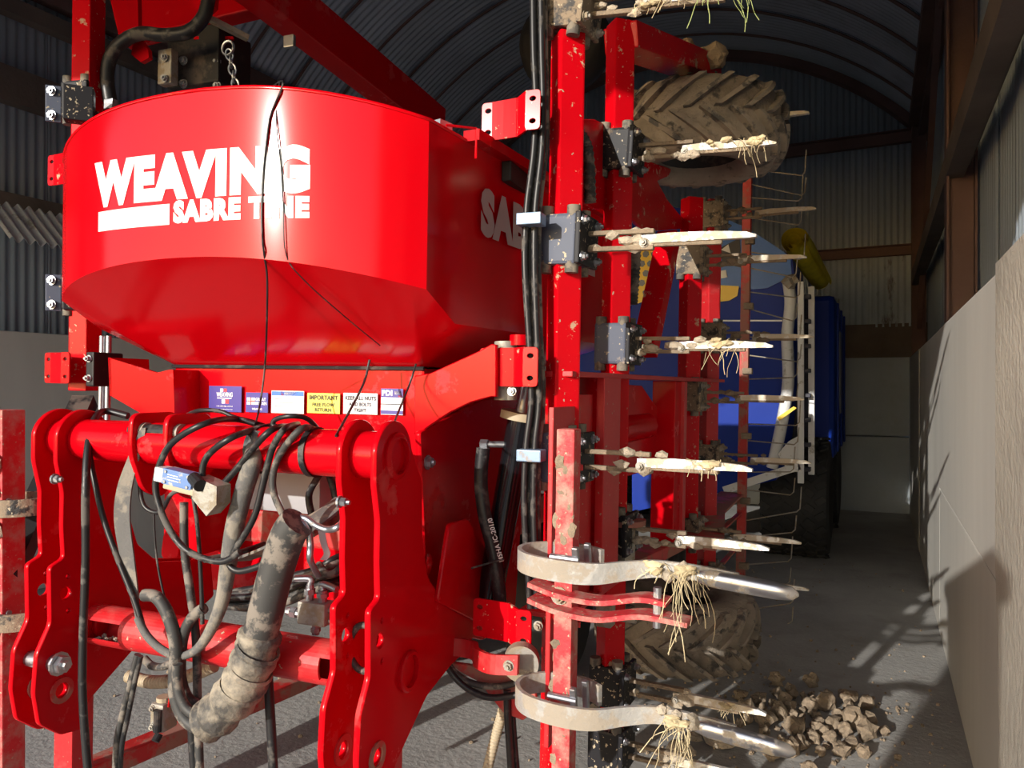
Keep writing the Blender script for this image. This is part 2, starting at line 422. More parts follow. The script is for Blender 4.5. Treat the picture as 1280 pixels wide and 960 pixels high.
# the near panel: a rough broken edge that widens towards its foot
m = MB(); edge = [(2.645, 1.87), (2.65, 1.5), (2.645, 1.2), (2.66, 1.0), (2.62, .86), (2.60, .7), (2.575, .5), (2.585, .3), (2.56, .15), (2.55, 0)]
m.prism([(XR - .018, y + random.uniform(-.008, .008), z) for y, z in edge] + [(XR - .018, YF, 0), (XR - .018, YF, 1.87)], (.17, 0, 0))
m.build('concrete_panel', 'concrete_rough', wall_right)
y = YF; k = 0
while y < YB - .05:
    wd = .608
    if abs(y + wd / 2 - 8.8) < .31:
        # a gap at the lap between two sheets lets the sky through
        for (ya, wa, z0, z1) in ((y, .05, 1.7, 3.84), (y, .05, 4.02, 4.75), (y + .085, wd - .05, 1.7, 4.75)):
            corrugated(wa, z0, z1, axis='Y').build('cladding_sheet', 'tin_wall', wall_right, Matrix.Translation((.515, ya, 0)), 50)
        m = MB(); m.box((.54, y + .07, 2.7), (.02, .08, 2.2)); m.box((.54, y + .07, 4.4), (.02, .08, .74)); m.build('lap_strip', 'tin_wall', wall_right)
    else:
        corrugated(wd + .04, 1.7, 4.75, axis='Y').build('cladding_sheet', 'tin_wall', wall_right, Matrix.Translation((.515 + .012 * (k % 2), y, 0)), 50)
    y += wd; k += 1
def hbeam(x, y, z0, z1, w=.15, d=.16):
    m = MB()
    m.box((x + w / 2, y, (z0 + z1) / 2), (w, .012, z1 - z0)); m.box((x + .006, y, (z0 + z1) / 2), (.012, d, z1 - z0)); m.box((x + w - .006, y, (z0 + z1) / 2), (.012, d, z1 - z0))
    return m
for yy in (0.2, 4.98, 9.98):
    hbeam(.345, yy, 1.84, 4.66).build('steel_post', 'steel_oxide', wall_right)
m = MB(); m.box((.39, 4.75, 2.775), (.09, 10.6, .15)); m.box((.45, 4.75, 2.775), (.03, 10.6, .02)); m.build('girt', 'timber_dark', wall_right)
m = MB(); m.box((.39, 4.75, 4.62), (.14, 10.6, .14)); m.build('wall_plate', 'steel_oxide', wall_right)
m = MB(); m.beam((.42, 6.6, 4.55), (.42, 9.85, 2.2), .05, .05); m.build('wind_brace', 'steel_oxide', wall_right)
# left wall
lw = MB(); lw.box((XL - .16, 4.75, .95), (.06, 10.7, 1.9)); wall_left = struct(lw.build('wall_left', 'concrete_wall'))
for i in range(4):
    m = MB(); m.cbox((XL - .08, YF + 1.34 + 2.68 * i, .955), (.16, 2.665, 1.91), .01); m.build('concrete_panel', 'concrete_wall', wall_left)
y = YF; k = 0
while y < YB - .05:
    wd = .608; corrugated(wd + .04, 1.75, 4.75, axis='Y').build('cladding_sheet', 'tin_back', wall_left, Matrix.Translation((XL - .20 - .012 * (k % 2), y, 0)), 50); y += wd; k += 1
for yy in (.6, 4.98, 9.98):
    hbeam(XL - .17, yy, 1.9, 4.66).build('steel_post', 'steel_oxide', wall_left)
for z, h in ((2.85, .15), (3.72, .26), (4.3, .12)):
    m = MB(); m.box((XL - .12, 4.75, z), (.1, 10.6, h)); m.build('girt', 'timber_dark', wall_left)
m = MB(); m.box((XL - .06, 4.75, 4.62), (.14, 10.6, .14)); m.build('wall_plate', 'steel_oxide', wall_left)
# gable over the open doorway, behind the camera
LINTEL = 3.42
gb = MB(); n = 28; xs = [XC - 3.18 + 6.36 * i / n for i in range(n + 1)]
gb.prism([(x, YF - .06, arch(x) + .07) for x in xs] + [(xs[-1], YF - .06, LINTEL), (xs[0], YF - .06, LINTEL)], (0, .05, 0))
gb.box((.48, YF - .04, LINTEL / 2), (.2, .2, LINTEL)); gb.box((XL - .14, YF - .04, LINTEL / 2), (.2, .2, LINTEL))
struct(gb.build('wall_front', 'tin_back'))

# unseen pillar added behind the camera to shade the floor and lower right wall
gp = MB(); gp.cbox((-.86, -1.3, 1.02), (.42, .36, 2.04), .02); gp.cbox((-.86, -1.3, 2.08), (.5, .44, .08), .02); struct(gp.build('shadow_pillar', 'concrete_rough'))
# ================================================================== THE SEED DRILL
drill = empty('seed_drill', MM, 'red folding tine seed drill with a rounded white-lettered hopper parked in the barn', 'seed drill')
D = drill
def M2(frame, loc): return MM @ Matrix.Translation(loc) @ frame
def part(mb, name, mat, parent=None, smooth=None, M=None): return mb.build(name, mat, parent or D, M or MM, smooth)

# ---- hopper
HW, HB, HY, HX = .632, .17, -.645, -.012
def hy(u): return HY + HB * abs(u) ** 3.0
def zt(u): return 2.19 + .08 * (1 - u * u)
def zb(u): return 1.762 + .08 * (1 - u * u)
PY = -.19                                   # sticker panel
NA = 40
us = [-1 + 2 * i / NA for i in range(NA + 1)]
top = [Vector((HX + HW * u, hy(u), zt(u))) for u in us] + [Vector((.80, .85, 2.19)), Vector((-.80, .85, 2.19))]
bot = [Vector((HX + HW * u, hy(u), zb(u))) for u in us] + [Vector((.80, .85, 1.69)), Vector((-.80, .85, 1.69))]
sidR, sidL = Vector((.640, -.34, 1.685)), Vector((-.640, -.34, 1.685))
thr = [Vector((.472 * u, PY, 1.572)) for u in us] + [Vector((.47, .75, 1.572)), Vector((-.47, .75, 1.572))]
h = MB(); n = len(top)
h.add(top + bot + thr, [])
for i in range(n):
    j = (i + 1) % n
    if i == NA or i == n - 1: continue
    h.f.append((i, j, n + j, n + i)); h.f.append((n + i, n + j, 2 * n + j, 2 * n + i))
h.v += [sidR, sidL]; iR, iL = 3 * n, 3 * n + 1
# right and left side panels with the chamfered lower corner
h.f += [(NA, NA + 1, n + NA + 1, iR, n + NA), (n + NA, iR, 2 * n + NA), (iR, n + NA + 1, 2 * n + NA + 1, 2 * n + NA)]
h.f += [(n - 1, 0, n, iL, 2 * n - 1), (n, 2 * n, iL), (iL, 2 * n, 3 * n - 1, 2 * n - 1)]
hopper = part(h, 'hopper', 'red_hopper', smooth=35)
m = MB(); m.sweep([p + Vector((0, 0, .004)) for p in top], .005, 6, smooth=False, closed=True); part(m, 'rim', 'red_hopper', hopper, 60)
m = MB(); m.add([p - Vector((0, 0, .05)) for p in top], [tuple(range(n))]); part(m, 'lid', 'black_steel', hopper)
m = MB(); m.sweep([Vector((.475 * u, PY - .004, 1.566)) for u in (-1, 0, 1)], .006, 6); part(m, 'seam', 'black_steel', hopper)

def hop(px, py):
    o = MI @ Vector((0, 0, CAM_H)); v = MI.to_3x3() @ ray(px, py); t = 1.2
    for _ in range(400):
        p = o + v * t
        if abs(p.x - HX) <= HW * 1.02 and p.y >= hy(max(-1, min(1, (p.x - HX) / HW))): return p
        t += .004
    return o + v * t
# arc length along the front
arcs = [0.0]; FN = 400
for i in range(FN):
    u0, u1 = -1 + 2 * i / FN, -1 + 2 * (i + 1) / FN
    arcs.append(arcs[-1] + math.hypot(HW * (u1 - u0), hy(u1) - hy(u0)))
def s_of(x): return arcs[int(round(((x - HX) / HW + 1) / 2 * FN))]
def on_front(s, z, off=.0015):
    i = max(0, min(FN - 1, next((k for k, a in enumerate(arcs) if a >= s), FN) - 1))
    f = (s - arcs[i]) / (arcs[i + 1] - arcs[i]); u = -1 + 2 * (i + f) / FN
    du = 1e-3; t = Vector((HW * 2 * du, hy(min(1, u + du)) - hy(max(-1, u - du)), 0)); nn = Vector((t.y, -t.x, 0)).normalized()
    return Vector((HX + HW * u, hy(u), z)) + nn * off
def front_text(body, a, b, name, bold, slices):
    # a, b: pixel corners (left-bottom, right-top pairs) -> arc length and height on the hopper
    (xl, ybl, ytl), (xr, ybr, ytr) = a, b
    p, q, p2, q2 = hop(xl, ybl), hop(xl, ytl), hop(xr, ybr), hop(xr, ytr)
    s0, s1 = s_of((p.x + q.x) / 2), s_of((p2.x + q2.x) / 2)
    def f(x, y):
        zb_ = p.z + (p2.z - p.z) * x; zt_ = q.z + (q2.z - q.z) * x
        return on_front(s0 + (s1 - s0) * x, zb_ + (zt_ - zb_) * y)
    me = text_mesh(body, 1, 1, f, name, 'white_print', bold, slices); return add(name, me, hopper, MM)
o = front_text('WEAVING', (119, 262, 204), (389, 242, 181), 'front_lettering', .075, 60); o['label'] = 'large white block lettering'
o = front_text('SABRE TINE', (218, 280, 251), (387, 273, 245), 'front_lettering', .07, 40); o['label'] = 'smaller white block lettering'
bar = MB(); nb = 14; p0, p1 = hop(124, 290), hop(212, 281); q0, q1 = hop(123, 266), hop(212, 255)
sa, sb = s_of(p0.x), s_of(p1.x)
for i in range(nb + 1):
    t = i / nb; s_ = sa + (sb - sa) * t
    bar.v += [on_front(s_, p0.z + (p1.z - p0.z) * t), on_front(s_, q0.z + (q1.z - q0.z) * t)]
bar.f = [(2 * i, 2 * i + 2, 2 * i + 3, 2 * i + 1) for i in range(nb)]
o = part(bar, 'lettering_bar', 'white_print', hopper); o['label'] = 'white underline bar of the lettering'
# side lettering, starts just behind the front corner
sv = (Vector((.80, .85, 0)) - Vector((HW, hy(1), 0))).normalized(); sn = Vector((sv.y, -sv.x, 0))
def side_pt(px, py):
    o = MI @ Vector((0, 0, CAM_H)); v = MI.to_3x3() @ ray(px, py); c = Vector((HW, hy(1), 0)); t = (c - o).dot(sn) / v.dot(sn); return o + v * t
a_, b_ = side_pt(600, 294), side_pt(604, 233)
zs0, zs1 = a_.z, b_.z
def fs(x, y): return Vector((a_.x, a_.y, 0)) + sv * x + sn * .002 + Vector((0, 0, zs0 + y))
me = text_mesh('SABRE TINE', .90, zs1 - zs0, fs, 'side_lettering', 'shaded_print', .07); o = add('side_lettering', me, hopper, MM); o['label'] = 'white block lettering, its colour greyed for the shaded side'
# ledge and lid hardware on the far top side
m = MB(); m.beam(Vector((HW + .03, -.3, 2.205)), Vector((.80, .85, 2.205)), .05, .03); part(m, 'top_ledge', 'red_paint', hopper)
m = MB(); m.beam(Vector((.50, -.30, 2.225)), Vector((.60, -.33, 2.225)), .05, .03); part(m, 'lid_latch', 'zinc', hopper)
m = MB(); m.sweep([(HW + .01, -.42, 2.195), (HW + .07, -.36, 2.20), (HW + .07, -.36, 2.12)], .004, 5, smooth=False); part(m, 'lid_hook', 'red_paint', hopper)
m = MB(); m.cbox((.69, -.02, 2.16), (.03, .16, .06), .004); part(m, 'side_slot', 'black_steel', hopper)

# ---- panel under the hopper with the stickers
m = MB(); m.cbox((0, .28, 1.40), (.945, .93, .335), .008); panel = part(m, 'front_panel', 'red_paint')
FY = PY - .006
def pp(px, py, y=FY): return L(px, py, y=y)
def sticker(x0, y0, x1, y1, mat, lines=(), label=None, blocks=()):
    a, b = pp(x0, y1), pp(x1, y0); w_, h_ = b.x - a.x, b.z - a.z
    m = MB(); m.box(((a.x + b.x) / 2, PY - .0055, (a.z + b.z) / 2), (w_, .001, h_)); s = part(m, 'sticker', mat)
    if label: s['label'] = label
    for (u0, v0, u1, v1, mt) in blocks:
        m = MB(); m.box((a.x + (u0 + u1) / 2 * w_, PY - .0063, b.z - (v0 + v1) / 2 * h_), ((u1 - u0) * w_, .0008, (v1 - v0) * h_)); part(m, 'print_block', mt, s)
    for (txt, u0, u1, v0, v1, mt, bold) in lines:
        me = text_mesh(txt, (u1 - u0) * w_, (v1 - v0) * h_, lambda x, y: Vector((a.x + u0 * w_ + x, PY - .0072, b.z - v1 * h_ + y)), 'print', mt, bold)
        add('print', me, s, MM)
    return s
sticker(261, 483, 302, 514, 'sticker_blue', [('WEAVING', .24, .74, .24, .42, 'sticker_white', .03), ('+44 (0)1386 49155', .24, .74, .76, .82, 'sticker_white', .01), ('www.weavingmachinery.net', .22, .74, .88, .93, 'sticker_white', .01)], 'dark blue maker sticker with white and red mark',
        [(.35, .10, .44, .22, 'sticker_white'), (.46, .10, .55, .22, 'sticker_red'), (.26, .45, .70, .49, 'sticker_white'), (.40, .52, .50, .68, 'sticker_white'), (.52, .52, .62, .68, 'sticker_red')])
sticker(307, 491, 335, 515, 'sticker_blue', [('GREAT', .45, .92, .26, .42, 'sticker_white', .03), ('BRITAIN', .45, .95, .46, .62, 'sticker_white', .03), ('WEAVING', .3, .75, .78, .88, 'sticker_white', .03)], 'dark blue flag sticker', [(.06, .26, .42, .62, 'sticker_white'), (.06, .40, .42, .48, 'sticker_red'), (.21, .26, .27, .62, 'sticker_red')])
sticker(339, 489, 380, 516, 'sticker_white', [], 'white serial plate with a blue heading', [(.01, .03, .99, .22, 'print_sky'), (.3, .03, .38, .22, 'sticker_red'), (.40, .05, .78, .2, 'sticker_white'), (.1, .36, .6, .385, 'print_grey'), (.1, .52, .7, .54, 'print_grey'), (.1, .68, .6, .70, 'print_grey')])
sticker(384, 492, 425, 516, 'sticker_yellow', [('IMPORTANT', .06, .94, .1, .34, 'print_olive', .045), ('FREE FLOW', .16, .84, .48, .66, 'print_olive', .045), ('RETURN', .24, .74, .74, .92, 'print_olive', .045)], 'yellow notice sticker')
sticker(429, 492, 472, 517, 'sticker_white', [('KEEP ALL NUTS', .06, .96, .14, .34, 'print_grey', .045), ('AND BOLTS', .17, .82, .44, .62, 'print_grey', .045), ('TIGHT', .32, .68, .72, .9, 'print_grey', .045)], 'white notice sticker with grey capitals')
sticker(476, 486, 504, 518, 'sticker_white', [('PDI', .05, .52, .06, .28, 'sticker_white', .05)], 'white inspection sticker with a blue heading', [(0, 0, 1, .34, 'sticker_blue'), (.62, .1, .95, .22, 'sticker_white'), (.78, .24, .95, .32, 'sticker_red'), (0, .58, 1, .62, 'print_grey'), (0, .84, 1, .98, 'sticker_blue')])

# ---- left gusset box beside the panel and the black bracket
g = [pp(135, 447, -.30), pp(196, 466, -.30), pp(212, 462, -.30), pp(214, 524, -.30), pp(182, 520, -.30), pp(137, 494, -.30)]
m = MB(); m.prism(g, (0, .014, 0)); m.prism([g[3], g[2], g[2] + Vector((.014, 0, 0)), g[3] + Vector((.014, 0, 0))], (0, .12, 0)); m.prism([g[0], g[5], g[5] + Vector((.012, 0, 0)), g[0] + Vector((.012, 0, 0))], (0, .16, 0)); part(m, 'gusset', 'red_paint')
m = MB(); a = pp(131, 462, -.27); m.cbox(a, (.035, .12, .115), .006); br = part(m, 'black_bracket', 'black_steel')
for dz in (.035, -.03): m = MB(); m.hexbolt(a + Vector((0, -.06, dz)), (0, -1, 0), .009, .014); part(m, 'bolt', 'zinc', br)

# ---- fold arm swept out to the right from the panel
def fold_arm(sx):
    y = -.235
    q = [(520, 470), (541, 466), (600, 439), (616, 430), (622, 431), (622, 496), (615, 496), (590, 503), (565, 515), (542, 530), (527, 541), (520, 543)]
    pts = [(L(x_, y_, y=y).x * sx, L(x_, y_, y=y).z) for x_, y_ in q]
    if sx < 0: pts = pts[::-1]
    return add('fold_arm', flat(pts, [], .022, 'fold_arm', 'red_paint', .003), D, M2(FRAME_Y, (0, y, 0)))
fold_arm(1)
m = MB(); a, b = L(632, 427, y=-.17), L(632, 500, y=-.17); m.cyl(a, b, .033, n=20); fp = part(m, 'fold_pivot', 'cast_grey', smooth=40)
m = MB(); m.hexbolt(L(640, 489, y=-.215), (0, -1, 0), .01, .012); part(m, 'bolt', 'zinc', fp)
m = MB(); c = L(650, 432, y=-.17); m.cyl(c, c + Vector((0, 0, .03)), .03, n=18); part(m, 'pivot_cap', 'red_paint', fp, 40)

# ---- headstock plates
XO, XI = .586, .492
def hp(px, py): q = L(px, py, x=XO); return (q.y, q.z)
oq = [(460, 562), (467, 541), (487, 526), (509, 541), (519, 575), (524, 600), (525, 675), (532, 722), (548, 746), (590, 738), (592, 790), (578, 815), (560, 832), (530, 870), (490, 957), (484, 1000), (466, 1012), (448, 1000), (444, 955), (447, 895), (459, 847), (459, 763), (471, 748), (470, 700), (471, 650), (466, 605)]
_c = hp(490, 572); _r = hp(487, 526)[1] - _c[1]
_top = [(_c[0] - .002 + _r * math.cos(R(a)), _c[1] + _r * math.sin(R(a))) for a in range(165, 5, -12)]
_pts = [hp(*q) for q in oq if q not in ((460, 562), (467, 541), (487, 526), (509, 541), (519, 575))]
outl = rounded(_top + _pts, .012, 3)
def hole(px, py, r): c = hp(px, py); return circ(c[0], c[1], r, 16)
holes = [hole(472, 800, .018), hole(467, 945, .019), hole(474, 775, .006), hole(474, 826, .006)]
hmesh = flat(outl, holes, .016, 'hitch_plate', 'red_paint', .002)
xl_in = L(60, 830, y=hp(459, 830)[0]).x; xl_out = L(32, 830, y=hp(459, 830)[0]).x
PLX = [xl_out, xl_in, XI, XO]
tc = hp(492, 570); bc = hp(506, 838)
for i, x in enumerate(PLX):
    pl = add('hitch_plate', hmesh, D, M2(FRAME_X, (x, 0, 0)))
    m = MB(); prof = [(.058, .006), (.050, .012), (.044, .012), (.044, -.002), (.058, -.002)]
    m.lathe(prof, (0, tc[0], tc[1]), 'X', 24); part(m, 'tube_collar', 'red_paint', pl, 40, MM @ Matrix.Translation((x + .008, 0, 0)))
    m = MB(); m.lathe([(.052, .008), (.048, .012), (.040, .012), (.040, -.002), (.052, -.002)], (0, bc[0], bc[1]), 'X', 24); part(m, 'tube_collar', 'red_paint', pl, 40, MM @ Matrix.Translation((x + .008, 0, 0)))
    pc = hp(467, 945); m = MB(); m.lathe([(.036, 0), (.036, .006), (.022, .006), (.022, 0)], (0, pc[0], pc[1]), 'X', 20); part(m, 'pin_boss', 'red_worn', pl, 40, MM @ Matrix.Translation((x + .007, 0, 0)))
for x in (xl_in, XI):                                   # bolts on the inner faces
    q = hp(458, 632); m = MB(); m.hexbolt((x + .008, q[0] + .02, q[1]), (1, 0, 0), .011, .02); part(m, 'bolt', 'zinc')
pc = hp(460, 905)
m = MB(); m.cyl((xl_out - .03, pc[0], pc[1]), (xl_in + .03, pc[0], pc[1]), .022, n=18); lp = part(m, 'hitch_pin', 'zinc', smooth=40)
m = MB(); m.hexbolt((xl_in + .03, pc[0], pc[1]), (1, 0, 0), .024, .024); part(m, 'pin_nut', 'worn_steel', lp)

# ---- cross tubes
UT = Vector((0, tc[0] - .006, tc[1])); 
m = MB(); m.lathe([(.059, xl_out), (.059, XO - .004), (.050, XO - .004), (.050, xl_out)], (0, UT.y, UT.z), 'X', 36); part(m, 'upper_cross_tube', 'red_paint', smooth=40)
LT = L(275, 805, y=bc[0] - .04)
lt = MB(); n_ = 36; rr = .057
# lower tube with open slots near both ends, facing the front
segs = [xl_in, xl_in + .02, xl_in + .155, XI - .10, XI - .015, XI]
sl = [False, True, False, True, False]
for k in range(5):
    for i in range(n_):
        a0, a1 = 2 * math.pi * i / n_, 2 * math.pi * (i + 1) / n_; am = math.degrees((a0 + a1) / 2)
        if sl[k] and 150 < am < 212: continue
        q = [Vector((x, LT.y + r_ * math.cos(a), LT.z + r_ * math.sin(a))) for r_ in (rr, rr - .007) for x, a in ((segs[k], a0), (segs[k + 1], a0), (segs[k + 1], a1), (segs[k], a1))]
        lt.add(q, [(0, 1, 2, 3), (7, 6, 5, 4), (0, 3, 7, 4), (1, 5, 6, 2), (0, 4, 5, 1), (3, 2, 6, 7)])
lo = part(lt, 'lower_cross_tube', 'red_dusty')
for x in (xl_in + .09, XI - .05):
    m = MB()
    for i in range(26): m.lump((x + random.uniform(-.06, .05), LT.y + random.uniform(-.03, .02), LT.z - .042 + random.uniform(0, .01)), random.uniform(.004, .009), i, 1)
    c_ = part(m, 'seed_debris', 'pale_mud', lo); c_['kind'] = 'stuff'

# ---- clevis of the top link, standing on the upper tube
cx = L(215, 560, y=UT.y).x
for k, (xa) in enumerate((cx - .075, cx + .045)):
    q = rounded([(UT.y - .07, UT.z + .085), (UT.y + .09, UT.z + .085), (UT.y + .12, UT.z - .05), (UT.y + .04, UT.z - .16), (UT.y - .03, UT.z - .13), (UT.y - .075, UT.z - .02)], .03)
    c = add('top_link_plate', flat(q, [circ(UT.y - .02, UT.z + .03, .017)], .016, 'top_link_plate', 'red_paint', .002), D, M2(FRAME_X, (xa, 0, 0)))
    m = MB(); m.cyl((xa - .012, UT.y - .03, UT.z + .035), (xa + .020, UT.y - .03, UT.z + .035), .024, n=18); part(m, 'link_pin', 'cast_grey', c, 40)
m = MB(); m.cyl((cx - .11, UT.y - .03, UT.z + .035), (cx + .02, UT.y - .03, UT.z + .035), .020, n=16); part(m, 'top_link_pin', 'black_steel', smooth=40)

# ---- frame behind the headstock
def zplate(name, q, x, th, mat, hl=()):
    pts = [(L(a_, b_, x=x).y, L(a_, b_, x=x).z) for a_, b_ in q]
    hs = [circ(L(a_, b_, x=x).y, L(a_, b_, x=x).z, r_) for a_, b_, r_ in hl]
    return add(name, flat(rounded(pts, .01, 2), hs, th, name, mat, .002), D, M2(FRAME_X, (x, 0, 0)))
def yplate(name, q, y, th, mat, hl=(), parent=None, rd=.008):
    pts = [(L(a_, b_, y=y).x, L(a_, b_, y=y).z) for a_, b_ in q]
    hs = [circ(L(a_, b_, y=y).x, L(a_, b_, y=y).z, r_) for a_, b_, r_ in hl]
    return add(name, flat(rounded(pts, rd, 2), hs, th, name, mat, .002), parent or D, M2(FRAME_Y, (0, y, 0)))
zplate('frame_side_plate', [(522, 540), (600, 500), (655, 495), (655, 560), (640, 780), (600, 800), (560, 790), (530, 740)], .50, .018, 'red_paint', [(531, 705, .03)])
zplate('frame_gusset', [(560, 655), (582, 648), (612, 700), (640, 765), (600, 780), (545, 752)], .60, .014, 'red_paint')
m = MB(); q = L(534, 578, x=.51); m.hexbolt(q, (1, 0, 0), .016, .016); part(m, 'bolt', 'zinc')
m = MB(); m.cbox((0, .55, .98), (1.0, .9, .12), .01); part(m, 'main_frame_beam', 'red_worn')
m = MB(); m.cbox((-.47, .35, 1.15), (.05, .9, .5), .008); part(m, 'frame_side_plate', 'red_paint')
m = MB(); m.cbox((-.15, .12, 1.10), (1.30, .03, .76), .006); part(m, 'rear_panel', 'red_paint')
# pale metering box seen under the cross tube
m = MB(); m.cbox(L(365, 610, y=.02), (.34, .16, .15), .02); part(m, 'metering_box', 'bluegrey_tank', smooth=40)
# two curved red lugs on the rear panel
for (px, py) in ((214, 682), (285, 690)):
    q = L(px, py, y=.05); me = flat(rounded([(-.045, -.05), (.035, -.06), (.05, .02), (.02, .06), (-.03, .055)], .03), [], .016, 'lug', 'red_paint', .002); add('lug', me, D, M2(FRAME_Y, tuple(q)))

# ---- lower frame rail sloping towards the floor, and the stands
a, b = L(60, 985, z=.17), L(470, 812, z=.17)
m = MB(); m.beam(a, b, .09, .06, ch=.006); part(m, 'lower_rail', 'red_worn')
for px in (92,):
    q = L(px, 940, y=-.50); m = MB(); m.cbox((q.x, q.y, .46), (.075, .075, .90), .005); st = part(m, 'parking_stand', 'red_dusty')
    m = MB(); m.cbox((q.x, q.y, .012), (.18, .18, .024), .004); part(m, 'foot_plate', 'red_worn', st)
q = Vector((.45, -.35, 0)); m = MB(); m.cbox((q.x, q.y, .40), (.075, .075, .78), .005); st = part(m, 'parking_stand', 'red_dusty')
m = MB(); m.cbox((q.x, q.y, .012), (.18, .18, .024), .004); part(m, 'foot_plate', 'red_worn', st)
# transport wheels under the hopper
for sx in (-1, 1):
    m = MB(); prof = [(.20, -.12), (.36, -.14), (.42, -.11), (.44, -.05), (.44, .05), (.42, .11), (.36, .14), (.20, .12)]
    m.lathe(prof, (sx * .36, 1.55, .44), 'X', 36); wh = part(m, 'transport_wheel', 'tyre_black', smooth=40)
    m = MB(); m.lathe([(.0, .05), (.20, .1), (.21, -.1), (.0, -.05)], (sx * .36, 1.55, .44), 'X', 24); part(m, 'rim', 'red_worn', wh, 40)
m = MB(); m.cyl((-.5, 1.55, .44), (.5, 1.55, .44), .05); m.beam((-.2, 1.55, .44), (-.2, .8, .98), .08, .1); m.beam((.2, 1.55, .44), (.2, .8, .98), .08, .1); part(m, 'axle', 'red_worn')
# ================================================================== FOLDED WINGS
WXB = -.83
BY = [1.988, 2.52, 3.66, 4.15]
R45 = Matrix.Rotation(R(45), 3, 'Z')
def wpart(mb, name, mat, parent=None, smooth=None): return mb.build(name, mat, parent or D, WG, smooth)
def wl(px, py, **k): return WG.inverted() @ W(px, py, **k)
wing_bars = []
for (y, z0, z1, mt, w_) in ((BY[0], .06, 2.50, 'red_splashed', .076), (BY[1], .16, 2.77, 'red_splashed', .076), (BY[2], .60, 2.42, 'red_splashed', .080), (BY[3], .28, 2.52, 'red_dusty', .076)):
    m = MB(); m.cbox((WXB if y != BY[0] else -.81, y, (z0 + z1) / 2), (w_, w_, z1 - z0), .006, R45); wing_bars.append(wpart(m, 'tool_bar', mt))
m = MB(); m.cbox((-.81, BY[0], 2.70), (.05, .05, .42), .005, R45); wpart(m, 'tool_bar_tip', 'red_splashed')
m = MB(); m.cbox((-.79, 5.07, 1.56), (.055, .055, 2.75), .004); hbar = wpart(m, 'harrow_bar', 'red_worn')

# ---- tines
def tine_meshes(hm, bm_, fm):
    me = {}
    m = MB()
    for z in (-.024, .020): m.cbox((.165, 0, z), (.19, .020, .013), .003)
    m.cbox((.34, .002, -.012), (.20, .016, .020), .004); me['tine'] = m.mesh('tine', fm)
    m = MB(); m.cbox((0, 0, 0), (.118, .118, .142), .010); me['clamp_housing'] = m.mesh('clamp_housing', hm)
    m = MB(); m.cbox((.066, 0, 0), (.016, .150, .142), .004); me['clamp_flange'] = m.mesh('clamp_flange', bm_)
    m = MB(); m.cyl((0, 0, -.093), (0, 0, .093), .019, n=14); me['rubber_cord'] = m.mesh('rubber_cord', 'rubber', 40)
    m = MB(); m.hexbolt((0, 0, 0), (1, 0, 0), .0105, .013); me['bolt'] = m.mesh('bolt', 'zinc' if hm != 'clamp_muddy' else 'cast_grey')
    m = MB(); m.hexbolt((0, 0, 0), (0, -1, 0), .010, .012); me['shank_bolt'] = m.mesh('shank_bolt', 'cast_grey')
    for k, bmat in (('blade', 'blade'), ('blade_bright', 'blade_bright')):
        m = MB(); prof = [(.225, -.006, .014), (.30, -.003, .016), (.42, -.002, .014), (.50, -.003, .010), (.525, -.005, .004)]
        vs = []
        for x, zc_, hh in prof: vs += [Vector((x, -.011, zc_ - hh * .6)), Vector((x, .011, zc_ - hh * .6)), Vector((x, .008, zc_ + hh)), Vector((x, -.008, zc_ + hh))]
        fs_ = [(i * 4 + j, i * 4 + (j + 1) % 4, i * 4 + 4 + (j + 1) % 4, i * 4 + 4 + j) for i in range(4) for j in range(4)] + [(3, 2, 1, 0), (16, 17, 18, 19)]
        m.add(vs, fs_); me[k] = m.mesh('blade', bmat)
    return me
TM = {'blue': tine_meshes('clamp_blue', 'clamp_black', 'mud'), 'black': tine_meshes('clamp_black', 'clamp_black', 'mud'), 'muddy': tine_meshes('clamp_muddy', 'clamp_muddy', 'mud')}
def place_tine(base, kind, bright=False, parts=True, s=1.0):
    T = TM[kind]; r = add('tine', T['tine'], D, base)
    add('blade', T['blade_bright' if bright else 'blade'], r, base)
    add('clamp_housing', T['clamp_housing'], r, base); add('clamp_flange', T['clamp_flange'], r, base)
    for sx in (-1, 1):
        for sy in (-1, 1):
            add('rubber_cord', T['rubber_cord'], r, base @ Matrix.Translation((sx * .040, sy * .040, 0)))
    for sy in (-1, 1):
        for sz in (-1, 1): add('bolt', T['bolt'], r, base @ Matrix.Translation((.074, sy * .055, sz * .050)))
    add('shank_bolt', T['shank_bolt'], r, base @ Matrix.Translation((.235, -.010, -.012)))
    # soil stuck to the shank
    if parts:
        m = MB(); sd_ = random.random() * 90
        for i in range(9): m.lump((random.uniform(.09, .30), random.uniform(-.014, .010), random.uniform(-.03, .025)), random.uniform(.010, .022), sd_ + i, 1, .4, (1.4, .8, .8))
        o = m.build('stuck_mud', 'pale_mud' if bright else 'mud', r, base); o['kind'] = 'stuff'
    return r
TINES = []
for bi, zs, kind, br in ((0, (2.575, 1.915, 1.305), 'blue', True), (1, (2.32, 1.653, .998, .47, .25), 'black', True), (2, (2.77, 2.116, 1.46, .805), 'muddy', False), (3, (2.436, 1.78, 1.125, .47), 'muddy', False)):
    for z in zs:
        if bi == 2 and z > 2.5: k_ = 'muddy'
        kk = 'blue' if (bi == 1 and abs(z - 1.653) < .01) else kind
        if bi == 0 and z > 2.5: kk = 'muddy'
        Mt = WG @ Matrix.Translation((WXB if bi else -.81, BY[bi], z)) @ Matrix.Rotation(R((6 if bi == 0 and z > 2.5 else max(0, min(3.2, 3.6 * (z - 1.45)))) if bi < 2 else random.uniform(-1, 1)), 4, 'Y')
        TINES.append((bi, z, place_tine(Mt, kk, br), Mt))
